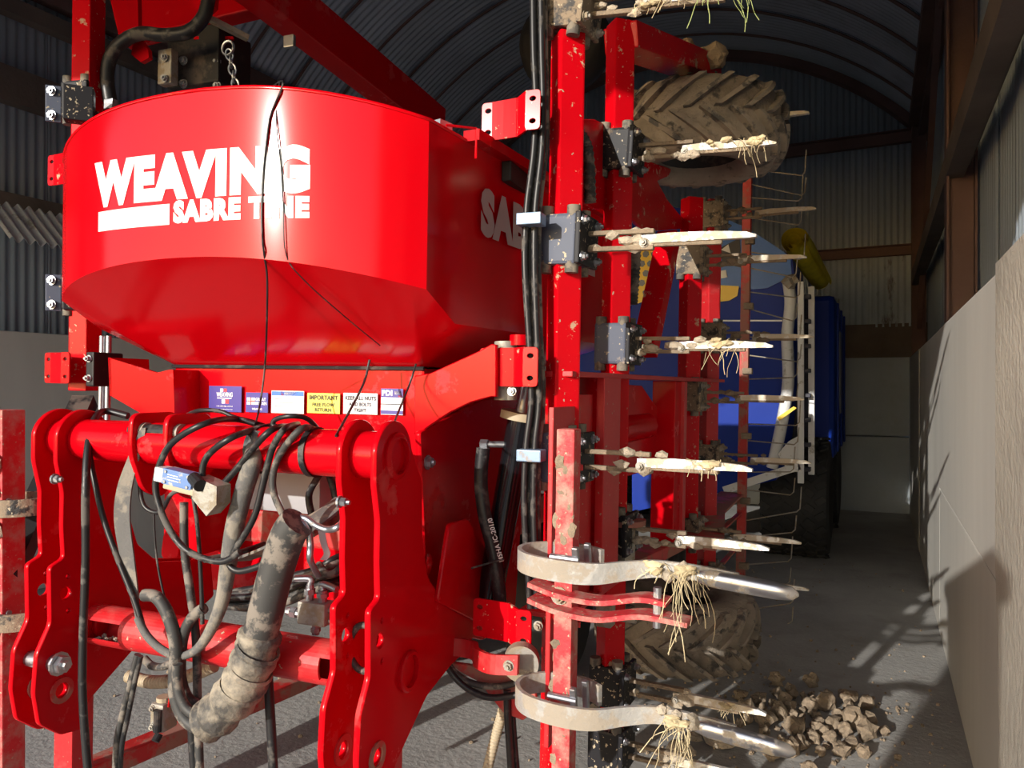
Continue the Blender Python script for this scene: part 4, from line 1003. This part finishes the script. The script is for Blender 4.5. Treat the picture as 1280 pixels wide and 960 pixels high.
# hydraulic ram and its printed hose
a, b = L(652, 520, y=-.02), L(612, 745, y=-.02)
m = MB(); m.cyl(a, b, .042, n=24); ram = part(m, 'hydraulic_ram', 'black_gloss', smooth=40)
d_ = (b - a).normalized()
m = MB(); m.cyl(a - d_ * .012, a + d_ * .012, .066, n=24); part(m, 'ram_collar', 'beige_hose', ram, 40, MM)
m = MB(); m.cyl(a - d_ * .1, a - d_ * .01, .022, n=16); part(m, 'ram_rod', 'zinc', ram, 40)
q = L(605, 555, y=-.06); m = MB(); m.cyl(q, q + Vector((.06, .02, 0)), .010, n=12); m.cyl(q - Vector((.01, 0, 0)), q + Vector((.014, 0, 0)), .015, n=6); part(m, 'fitting', 'zinc', ram)
rh = hose('hydraulic_hose', [(604, 560), (601, 600), (606, 645), (617, 690), (624, 740), (626, 790)], .021, 'black_hose', y=-.085, n=12)
p0, p1 = L(612, 648, y=-.110), L(627, 702, y=-.110); dv = (p1 - p0).normalized(); uv = Vector((dv.z, 0, -dv.x))
lenx = (p1 - p0).length
me = text_mesh('MSHA IC-201/0', lenx, .016, lambda x, y: p1 - dv * x - uv * (y - .008) * -1, 'print', 'white_print', .02); add('print', me, rh, MM)
hose('cable', [(575, 715), (600, 707), (630, 699)], .003, 'dusty_hose', y=-.12)
# bundle of hoses up the front tool bar
for k, (dx, mt, top_) in enumerate(((-5, 'black_hose', 0), (0, 'dusty_hose', 0), (5, 'black_hose', 0), (9, 'dusty_hose', 0))):
    q = [(671 + dx, -30), (672 + dx, 60), (674 + dx * .9, 125), (672 + dx, 190), (664 + dx * 1.1, 260), (662 + dx * 1.2, 330), (666 + dx, 420), (669 + dx, 500), (663 + dx * 1.1, 560), (661 + dx * 1.2, 630), (664 + dx, 700), (667 + dx * .8, 760)]
    m = MB(); m.sweep([MI @ W(x, y_, d=2.06 + .02 * (k % 2)) for x, y_ in q], .0095, 8); part(m, 'hydraulic_hose', 'black_hose' if mt == 'black_hose' else 'dusty_hose', smooth=60)
for py in (275, 569):
    c = MI @ W(664, py, d=2.04); m = MB(); m.cbox(c, (.07, .05, .032), .003); part(m, 'hose_clip', 'clip_blue')
# thin wires trailing over the hopper
def hop_wire(pts, off):
    out = []
    for x, y_ in pts: q = hop(x, y_); out.append(q + Vector((0, -off, 0)))
    return out
m = MB(); m.sweep([Vector((-.09, -.45, 2.2)), hop(343, 118) + Vector((0, .02, .04))] + hop_wire([(339, 150), (332, 210), (329, 260), (330, 300), (332, 318)], .006) + path([(334, 350, -.60), (333, 420, -.52), (330, 470, -.42), (322, 520, -.5), (312, 545, -.62)]), .0028, 6); o = part(m, 'wire', 'black_hose', smooth=60)
m = MB(); m.sweep([hop(343, 118) + Vector((0, .02, .04))] + hop_wire([(347, 150), (353, 210), (356, 260), (359, 318)], .005) + path([(380, 350, -.58), (430, 395, -.45), (475, 432, -.3)]), .0016, 6); part(m, 'wire', 'black_hose', smooth=60)
m = MB(); m.sweep(path([(462, 450, -.30), (455, 478, -.33), (438, 512, -.45), (420, 545, -.62)]), .0035, 6); part(m, 'wire', 'black_hose', smooth=60)
m = MB(); m.sweep(path([(520, 455, -.3), (512, 480, -.3), (500, 510, -.4), (493, 528, -.55)]), .003, 6); part(m, 'wire', 'black_hose', smooth=60)

# ---- pivot disc with its bent red arm, low on the right
c = L(645, 826, y=-.30); RY = Matrix.Rotation(R(-25), 3, 'Z')
m = MB(); m.cyl(c + Vector((.01, .02, 0)), c + Vector((.02, -.02, 0)), .048, n=28); pd = part(m, 'pivot_disc', 'cast_grey', smooth=40)
m = MB(); m.ribbon(path([(550, 806, -.20), (590, 812, -.22), (596, 822, -.30), (615, 830, -.36), (648, 831, -.37)]), (0, .1, 1), .05, .014, 5); part(m, 'bent_arm', 'red_dusty')
m = MB(); m.hexbolt(L(636, 832, y=-.375), (0, -1, 0), .011, .012); part(m, 'bolt', 'cast_grey', pd)
yplate('lower_flange', [(560, 826), (600, 832), (668, 850), (672, 880), (655, 900), (630, 890), (600, 852), (575, 838)], -.14, .014, 'red_worn')

# ---- gear above and behind the hopper
def far(px, py, d): return MI @ W(px, py, d=d)
m = MB(); m.beam(far(300, -40, 2.9), far(545, 158, 4.3), .12, .19, ch=.008); bm_ = part(m, 'rear_boom', 'red_paint')
m = MB(); m.cbox(far(362, 52, 3.12), (.05, .02, .05), .004); part(m, 'boom_latch', 'zinc', bm_)
m = MB(); m.beam(far(150, 30, 3.4), far(320, -10, 3.4), .10, .2, ch=.008); part(m, 'cross_beam', 'red_paint')
m = MB(); m.prism([far(155, -20, 3.0), far(172, -20, 3.0), far(173, 45, 3.0), far(185, 62, 3.0), far(186, 72, 3.0), far(176, 78, 3.0), far(164, 68, 3.0), far(166, 55, 3.0)], (0, .02, 0)); part(m, 'hook_lug', 'red_paint')
m = MB(); m.prism([far(235, -20, 2.95), far(268, -20, 2.95), far(266, 8, 2.95), (far(255, 18, 2.95)), far(240, 8, 2.95)], (0, .03, 0)); part(m, 'hook_lug', 'red_paint')
m = MB(); m.cbox(far(262, 82, 3.2), (.27, .2, .24), .01); gb_ = part(m, 'gearbox', 'black_steel')
for px, py in ((230, 76), (230, 105), (272, 78), (272, 108)): m = MB(); m.hexbolt(far(px, py, 3.08), (0, -1, 0), .014, .014); part(m, 'bolt', 'zinc', gb_)
m = MB(); m.cbox(far(210, 85, 3.05), (.07, .04, .14), .006); vl = part(m, 'valve', 'cast_grey')
for py in (72, 98): m = MB(); m.hexbolt(far(206, py, 3.02), (0, -1, 0), .012, .012); part(m, 'bolt', 'zinc', vl)
m = MB(); m.sweep([far(x, y_, 2.95) for x, y_ in ((138, 128), (134, 100), (137, 75), (150, 55), (175, 42), (205, 44), (235, 40), (255, 20), (262, -10))], .026, 10); hs_ = part(m, 'hydraulic_hose', 'black_hose', smooth=60)
m = MB(); m.cbox(far(139, 131, 2.93), (.045, .03, .038), .003); part(m, 'hose_end', 'zinc', hs_)
m = MB(); m.beam(far(255, 20, 3.0), far(310, 48, 3.1), .03, .02); part(m, 'chain_bar', 'cast_grey')
m = MB(); m.beam(far(243, 48, 3.1), far(292, 48, 3.1), .012, .012); part(m, 'stay_bar', 'red_paint')
ch0, ch1 = far(285, 60, 2.85), far(298, 125, 2.85); nl = 7
cm_ = MB(); cm_.sweep([(math.cos(a) * .013, 0, math.sin(a) * .021) for a in [2 * math.pi * k / 12 for k in range(12)]], .0042, 6, closed=True, per=2); cme = cm_.mesh('chain_link', 'zinc', 60)
ring = MB(); ring.sweep([(math.cos(a) * .026, 0, math.sin(a) * .026) for a in [2 * math.pi * k / 16 for k in range(16)]], .005, 6, closed=True, per=2); chain = part(ring, 'chain_ring', 'zinc', smooth=60, M=MM @ Matrix.Translation(ch0))
for k in range(nl):
    p = ch0.lerp(ch1, (k + .9) / nl); add('chain_link', cme, chain, MM @ Matrix.Translation(p) @ Matrix.Rotation(R(90 * (k % 2) + 25), 4, 'Z') @ Matrix.Rotation(R(-9), 4, 'Y'))
# pair of pipes behind the left gusset
for px in (128, 136):
    m = MB(); m.cyl(far(px, 420, 2.72), far(px - 2, 530, 2.72), .010, n=10); part(m, 'riser_pipe', 'zinc', smooth=40)
# ================================================================== BLUE WAGON BEHIND THE DRILL
WB = Vector((-1.9, 8.2, 0))
wag = empty('wagon', Matrix.Translation(WB), 'blue machine with yellow decals and white ladder parked behind the drill', 'wagon')
def gpart(m, name, mat, parent=None, smooth=None): return m.build(name, mat, parent or wag, Matrix(), smooth)
YW = 6.35
def gw(px, py, Y=YW): return W(px, py, Y=Y)
# front hood: outline in the plane YW
prof = [gw(790, 250), gw(895, 268), gw(935, 286), gw(968, 307), gw(990, 322), gw(993, 345), gw(985, 420), gw(980, 520), gw(970, 600), gw(790, 640)]
m = MB(); m.prism([(p.x, YW, p.z) for p in prof], (0, .9, 0)); hood = gpart(m, 'hood', 'wagon_blue')
top_ = [gw(858, 272), gw(895, 268), gw(935, 286), gw(968, 307), gw(988, 321), gw(990, 345), gw(960, 360), gw(942, 362), gw(858, 350)]
m = MB(); m.prism([(p.x, YW - .012, p.z) for p in top_], (0, .012, 0)); gpart(m, 'upper_panel', 'wagon_light', hood)
m = MB(); pts = [gw(892, 380), gw(930, 402), gw(972, 402)]; m.beam(gw(885, 401) + Vector((0, -.012, 0)), gw(978, 401) + Vector((0, -.012, 0)), .01, .012); gpart(m, 'pinstripe', 'sticker_white', hood)
yq = [gw(885, 356), gw(924, 358), gw(922, 370), gw(912, 376), (gw(895, 378)), gw(885, 378)]
m = MB(); m.prism([(p.x, YW - .016, p.z) for p in yq], (0, .012, 0)); yd_ = gpart(m, 'decal', 'wagon_yellow', hood)
c = gw(897, 361); m = MB(); m.cyl((c.x, YW - .02, c.z), (c.x, YW - .016, c.z), .026, n=6); gpart(m, 'decal_hexagon', 'decal_grey', yd_)
# honeycomb decal further left
hq = [gw(797, 300), gw(828, 296), gw(834, 330), gw(822, 372), gw(796, 380)]
m = MB(); m.prism([(p.x, YW - .016, p.z) for p in hq], (0, .012, 0)); hc = gpart(m, 'decal', 'wagon_yellow', hood); hc['label'] = 'yellow honeycomb decal'
k = 0
for r_ in range(6):
    for q_ in range(3):
        px, py = 803 + q_ * 10.5 + (r_ % 2) * 5, 306 + r_ * 12
        if px > 828 - max(0, (r_ - 3)) * 3: continue
        c = gw(px, py); m = MB(); m.cyl((c.x, YW - .021, c.z), (c.x, YW - .016, c.z), .030, n=6); gpart(m, 'decal_hexagon', 'decal_grey', hc)
# black and white emblem
m = MB(); q = [gw(897, 312), gw(925, 298), gw(927, 335), gw(915, 332), gw(905, 330)]; m.prism([(p.x, YW - .02, p.z) for p in q], (0, .008, 0)); em = gpart(m, 'emblem', 'wagon_dark', hood)
m = MB(); q = [gw(902, 313), gw(911, 306), gw(914, 317)]; m.prism([(p.x, YW - .024, p.z) for p in q], (0, .004, 0)); gpart(m, 'emblem_mark', 'wagon_white', em)
m = MB(); q = [gw(893, 340), gw(908, 338), gw(910, 347), gw(893, 350)]; m.prism([(p.x, YW - .024, p.z) for p in q], (0, .008, 0)); gpart(m, 'emblem_mark', 'wagon_white', em)
# body behind, wider and dark in the shade
xr = -.36
m = MB(); m.cbox((-1.75, 8.45, 1.60), (2 * 1.39, 2.0, 1.50), .05); body = gpart(m, 'body', 'wagon_blue')
m = MB(); m.cbox((-1.0, 7.35, 1.58), (.95, .2, 1.5), .03); gpart(m, 'front_bulkhead', 'wagon_dark', body)
for y in (7.75, 8.5, 9.2):
    m = MB(); m.cbox((xr + .012, y, 1.6), (.02, .09, 1.4), .005); gpart(m, 'side_rib', 'wagon_blue', body)
m = MB(); m.cbox((xr + .015, 8.1, 1.65), (.02, .24, .8), .004); gpart(m, 'side_label', 'decal_grey', body)
m = MB(); m.cbox((-1.75, 8.3, .82), (2.6, 2.0, .14), .02); gpart(m, 'chassis', 'wagon_dark')
# ladder with two rails
def lad(px, py): return W(px, py, Y=6.12)
rails = []
for px in (1001, 1013):
    a, b = lad(px, 352 if px == 1001 else 356), lad(px, 604 if px == 1001 else 595)
    dy = 0 if px == 1001 else .10
    m = MB(); m.cbox(((a.x + b.x) / 2, 6.12 + dy, (a.z + b.z) / 2), (.045, .03, a.z - b.z), .004); rails.append(gpart(m, 'ladder_rail', 'wagon_white'))
a = lad(1001, 352); b = lad(1013, 600)
for i in range(8):
    z = b.z + (a.z - b.z) * (i + .4) / 8; m = MB(); m.cbox(((a.x + b.x) / 2, 6.17, z), (b.x - a.x, .09, .03), .004); gpart(m, 'ladder_rung', 'wagon_dark')
m = MB(); q = [lad(998, 545), lad(998, 590), lad(985, 590), lad(972, 568), lad(985, 552)]; m.prism([(p.x, 6.14, p.z) for p in q], (0, .03, 0)); gpart(m, 'ladder_bracket', 'wagon_white')
m = MB(); m.beam(lad(905, 613), lad(1000, 582), .03, .06); gpart(m, 'stay_bar', 'wagon_white')
m = MB(); m.sweep([gw(985, 350, 6.2), gw(988, 380, 6.2), gw(984, 420, 6.2), gw(985, 480, 6.2), gw(975, 540, 6.2), gw(965, 585, 6.2)], .045, 8); gpart(m, 'ladder_post', 'wagon_white', smooth=60)
m = MB(); m.lump(gw(988, 352, 6.15), .06, 3, 2, .5); gpart(m, 'lamp_cluster', 'cast_grey')
m = MB(); m.prism([lad(971, 522), lad(992, 508), lad(996, 510), lad(974, 526)], (0, .01, 0)); gpart(m, 'reflector', 'wagon_yellow')
# wheels with block tread
def wagon_wheel(cx, cy, r, wd):
    m = MB(); hw = wd / 2
    m.lathe([(.25, -hw * .8), (r * .7, -hw), (r * .94, -hw * .95), (r, -hw * .8), (r, hw * .8), (r * .94, hw * .95), (r * .7, hw), (.25, hw * .8)], (cx, cy, r), 'X', 44)
    ty = gpart(m, 'tyre', 'tyre_black', smooth=40)
    bmx = MB(); bmx.cbox((0, 0, 0), (.085, .055, .022), .004, Matrix.Rotation(R(35), 3, 'Z')); b1 = bmx.mesh('tread_block', 'tyre_black')
    bmx = MB(); bmx.cbox((0, 0, 0), (.085, .055, .022), .004, Matrix.Rotation(R(-35), 3, 'Z')); b2 = bmx.mesh('tread_block', 'tyre_black')
    for k in range(13):
        a = R(-95 + 14 * k)            # the half that faces the doorway
        for j in range(6):
            x = (j - 2.5) * wd * .16
            aa = a + (R(7) if j % 2 else 0)
            Mx = Matrix.Translation((cx + x, cy, r)) @ Matrix.Rotation(aa + R(180), 4, 'X') @ Matrix.Translation((0, r + .006, 0)) @ Matrix.Rotation(R(-90), 4, 'X')
            add('tread_block', b1 if j % 2 else b2, ty, Mx)
    return ty
wagon_wheel(-.66, 7.28, .52, .56); wagon_wheel(-2.75, 7.28, .52, .56)
wagon_wheel(-.66, 8.9, .52, .56); wagon_wheel(-2.75, 8.9, .52, .56)
# rolled yellow sheet lying over the edge of the wagon
a, b = W(992, 300, d=6.3), W(1026, 352, d=7.2)
TA, TB = a, b; ax = (b - a).normalized(); u_ = ax.orthogonal().normalized(); v_ = ax.cross(u_)
m = MB(); vs = []; turns = 3.2; nn = 90; ln = (b - a).length
for e, sc in ((0, 1), (.25, 1.02), (.6, .95), (1, .8)):
    for i in range(nn):
        t = i / (nn - 1); an = 2 * math.pi * turns * t; rr = (.025 + .095 * t) * sc * (1 + .03 * math.sin(an * 3 + e * 5))
        vs.append(a + ax * ln * e + u_ * rr * math.cos(an) + v_ * rr * math.sin(an))
m.add(vs, [(k * nn + i, k * nn + i + 1, (k + 1) * nn + i + 1, (k + 1) * nn + i) for k in range(3) for i in range(nn - 1)])
tr = m.build('tarp_roll', 'tarp_yellow', None, Matrix(), 60); tag(tr, 'rolled yellow plastic sheet lying on top of the blue machine', 'tarp')

# ================================================================== LOOSE THINGS
# heap of clods on the floor
rnd = random.Random(3)
heap = W(1005, 905, Z=0)
placed = []
for i in range(900):
    a = rnd.uniform(0, 6.28); d_ = abs(rnd.gauss(0, .15)); s_ = rnd.uniform(.012, .052) * (1.1 - d_)
    x, y = heap.x + math.cos(a) * d_ * .95, heap.y + math.sin(a) * d_ * 1.15
    if any(math.hypot(x - q[0], y - q[1]) < (s_ + q[2]) * 1.02 for q in placed): continue
    placed.append((x, y, s_))
    m = MB(); m.lump((0, 0, 0), s_, i + 11, 2, .6, (1.0, 1.0, .95)); lo_ = min(v.z for v in m.v)
    o = m.build('soil_clod', 'mud', None, Matrix.Translation((x, y, -lo_ - .003))); tag(o, ('large brown clod in the soil heap on the floor under the tines' if s_ > .036 else 'fist-sized brown clod in the soil heap on the floor under the tines' if s_ > .022 else 'small brown crumb of the soil heap on the floor under the tines'), 'soil clod', 'soil clods heaped on the floor')
for i, (px, py, s_, lab) in enumerate(((900, 932, .055, None), (868, 925, .03, None), (850, 948, .05, None), (960, 940, .028, None))):
    p = W(px, py, Z=0); m = MB(); m.lump((0, 0, 0), s_, i + 71, 2, .5, (1.2, 1, .7)); lo_ = min(v.z for v in m.v)
    o = m.build('soil_clod', 'pale_mud', None, Matrix.Translation((p.x, p.y, -lo_ - .003))); tag(o, 'pale clod of soil lying apart on the floor near the heap', 'soil clod', 'scattered pale soil clods')
# crumbs scattered on the floor
m = MB()
for i in range(700):
    p = Vector((rnd.uniform(-3.5, .25), rnd.uniform(1.2, 7), 0))
    if rnd.random() < .5: p = Vector((heap.x + rnd.gauss(0, .5), heap.y + rnd.gauss(0, .5), 0))
    if p.x > .3: continue
    r_ = rnd.uniform(.003, .010); m.lump((p.x, p.y, r_ * .4), r_, i, 1, .5)
o = m.build('soil_crumbs', 'mud', floor, Matrix()); o['kind'] = 'stuff'
# straw caught on the tines
def tuft(name, c, n, ln, mat, label, hang=1.0, spread=.05, seed=0):
    g = random.Random(seed); m = MB()
    for i in range(n):
        p = Vector(c) + Vector((g.uniform(-spread, spread), g.uniform(-.02, .01), g.uniform(-.012, .014)))
        l = ln * 1.25 * g.uniform(.15, 1) ** 1.6; dr = Vector((g.uniform(-1, 1), g.uniform(-.8, .5), g.uniform(-1.6, .9) * (1 - hang * .5) - hang * .7)).normalized(); pts = [p]
        if hang < .95 and i % 2: dr.z *= .3
        for k in range(4):
            dr = (dr + Vector((g.uniform(-.5, .5), g.uniform(-.4, .4), g.uniform(-.5, .3) - hang * .35))).normalized(); p = p + dr * l / 4; pts.append(p)
        m.sweep(pts, g.uniform(.0006, .0011), 3, per=2)
    for i in range(max(3, n // 4)): m.lump(Vector(c) + Vector((g.uniform(-spread, spread) * .7, -.008, g.uniform(-.006, .012))), g.uniform(.006, .014), i + seed, 1, .6, (1.6, .8, .8))
    o = m.build(name, mat); tag(o, label, 'straw', 'straw caught on the tines', None)
    return o
def tip(bi, k, x):
    M_ = [t for t in TINES if t[0] == bi][k][3]; return M_ @ Vector((x, -.01, .006))
T0 = tip(0, 0, .40)
tuft('grass_tuft', T0 + Vector((.03, 0, -.005)), 26, .13, 'grass', 'green and yellow grass hanging from the topmost front tine', 1, .05, 1)
tuft('straw_tuft', T0 - Vector((.12, 0, 0)), 24, .04, 'straw', 'short straw matted along the topmost front tine', .6, .08, 2)
tuft('straw_tuft', tip(1, 0, .45), 26, .09, 'straw', 'straw with green strands hanging below the big muddy upper tyre', .9, .05, 3)
tuft('straw_tuft', tip(1, 0, .34), 14, .04, 'straw', 'small straw bits on the blade under the upper tyre', .7, .05, 4)
tuft('straw_tuft', tip(1, 1, .38), 20, .10, 'straw', 'curled straw hanging from the blade level with the shelf plate', .9, .06, 5)
tuft('straw_tuft', tip(0, 2, .40), 22, .05, 'straw', 'pale straw wrapped round the blade above the upper spring tine', .6, .05, 6)
sp = WG @ Vector((SBX + .31, SBY - .02, 1.085)); tuft('straw_tuft', sp, 34, .17, 'straw', 'long straw hanging off the upper spring tine point', 1, .03, 7)
sp2 = WG @ Vector((SBX + .23, SBY - .02, 1.085)); tuft('straw_tuft', sp2, 16, .05, 'straw', 'matted straw on the curve of the upper spring tine', .6, .03, 8)
sp = WG @ Vector((SBX + .29, SBY - .02, .73)); tuft('straw_tuft', sp, 30, .11, 'straw', 'tangled roots hanging off the lower spring tine', 1, .03, 9)
tuft('straw_tuft', tip(1, 3, .42), 18, .06, 'straw', 'straw clump on the lowest blade near the floor', .8, .05, 10)
# loose weathered sheet leaning high on the left wall
q = W(38, 288, X=XL + .02); m = MB()
per = 6; n = 9 * per + 1
for i in range(n):
    u = .70 * i / (n - 1) - .35; d_ = .02 * math.sin(2 * math.pi * i / per)
    for v in (-.28, 0, .28): m.v.append(Vector((v * .6 + d_ * .3, u, v * -.55 + d_)))
for i in range(n - 1):
    for k in range(2): a = i * 3 + k; m.f.append((a, a + 3, a + 4, a + 1))
sh = m.build('roof_sheet', 'wagon_white', None, Matrix.Translation((XL + .20, q.y, q.z)), 60); tag(sh, 'pale weathered corrugated sheet resting on the left wall rail', 'sheet')
# dark plastic film on the wall top by the left bracket
p = W(92, 505, X=XL + .3)
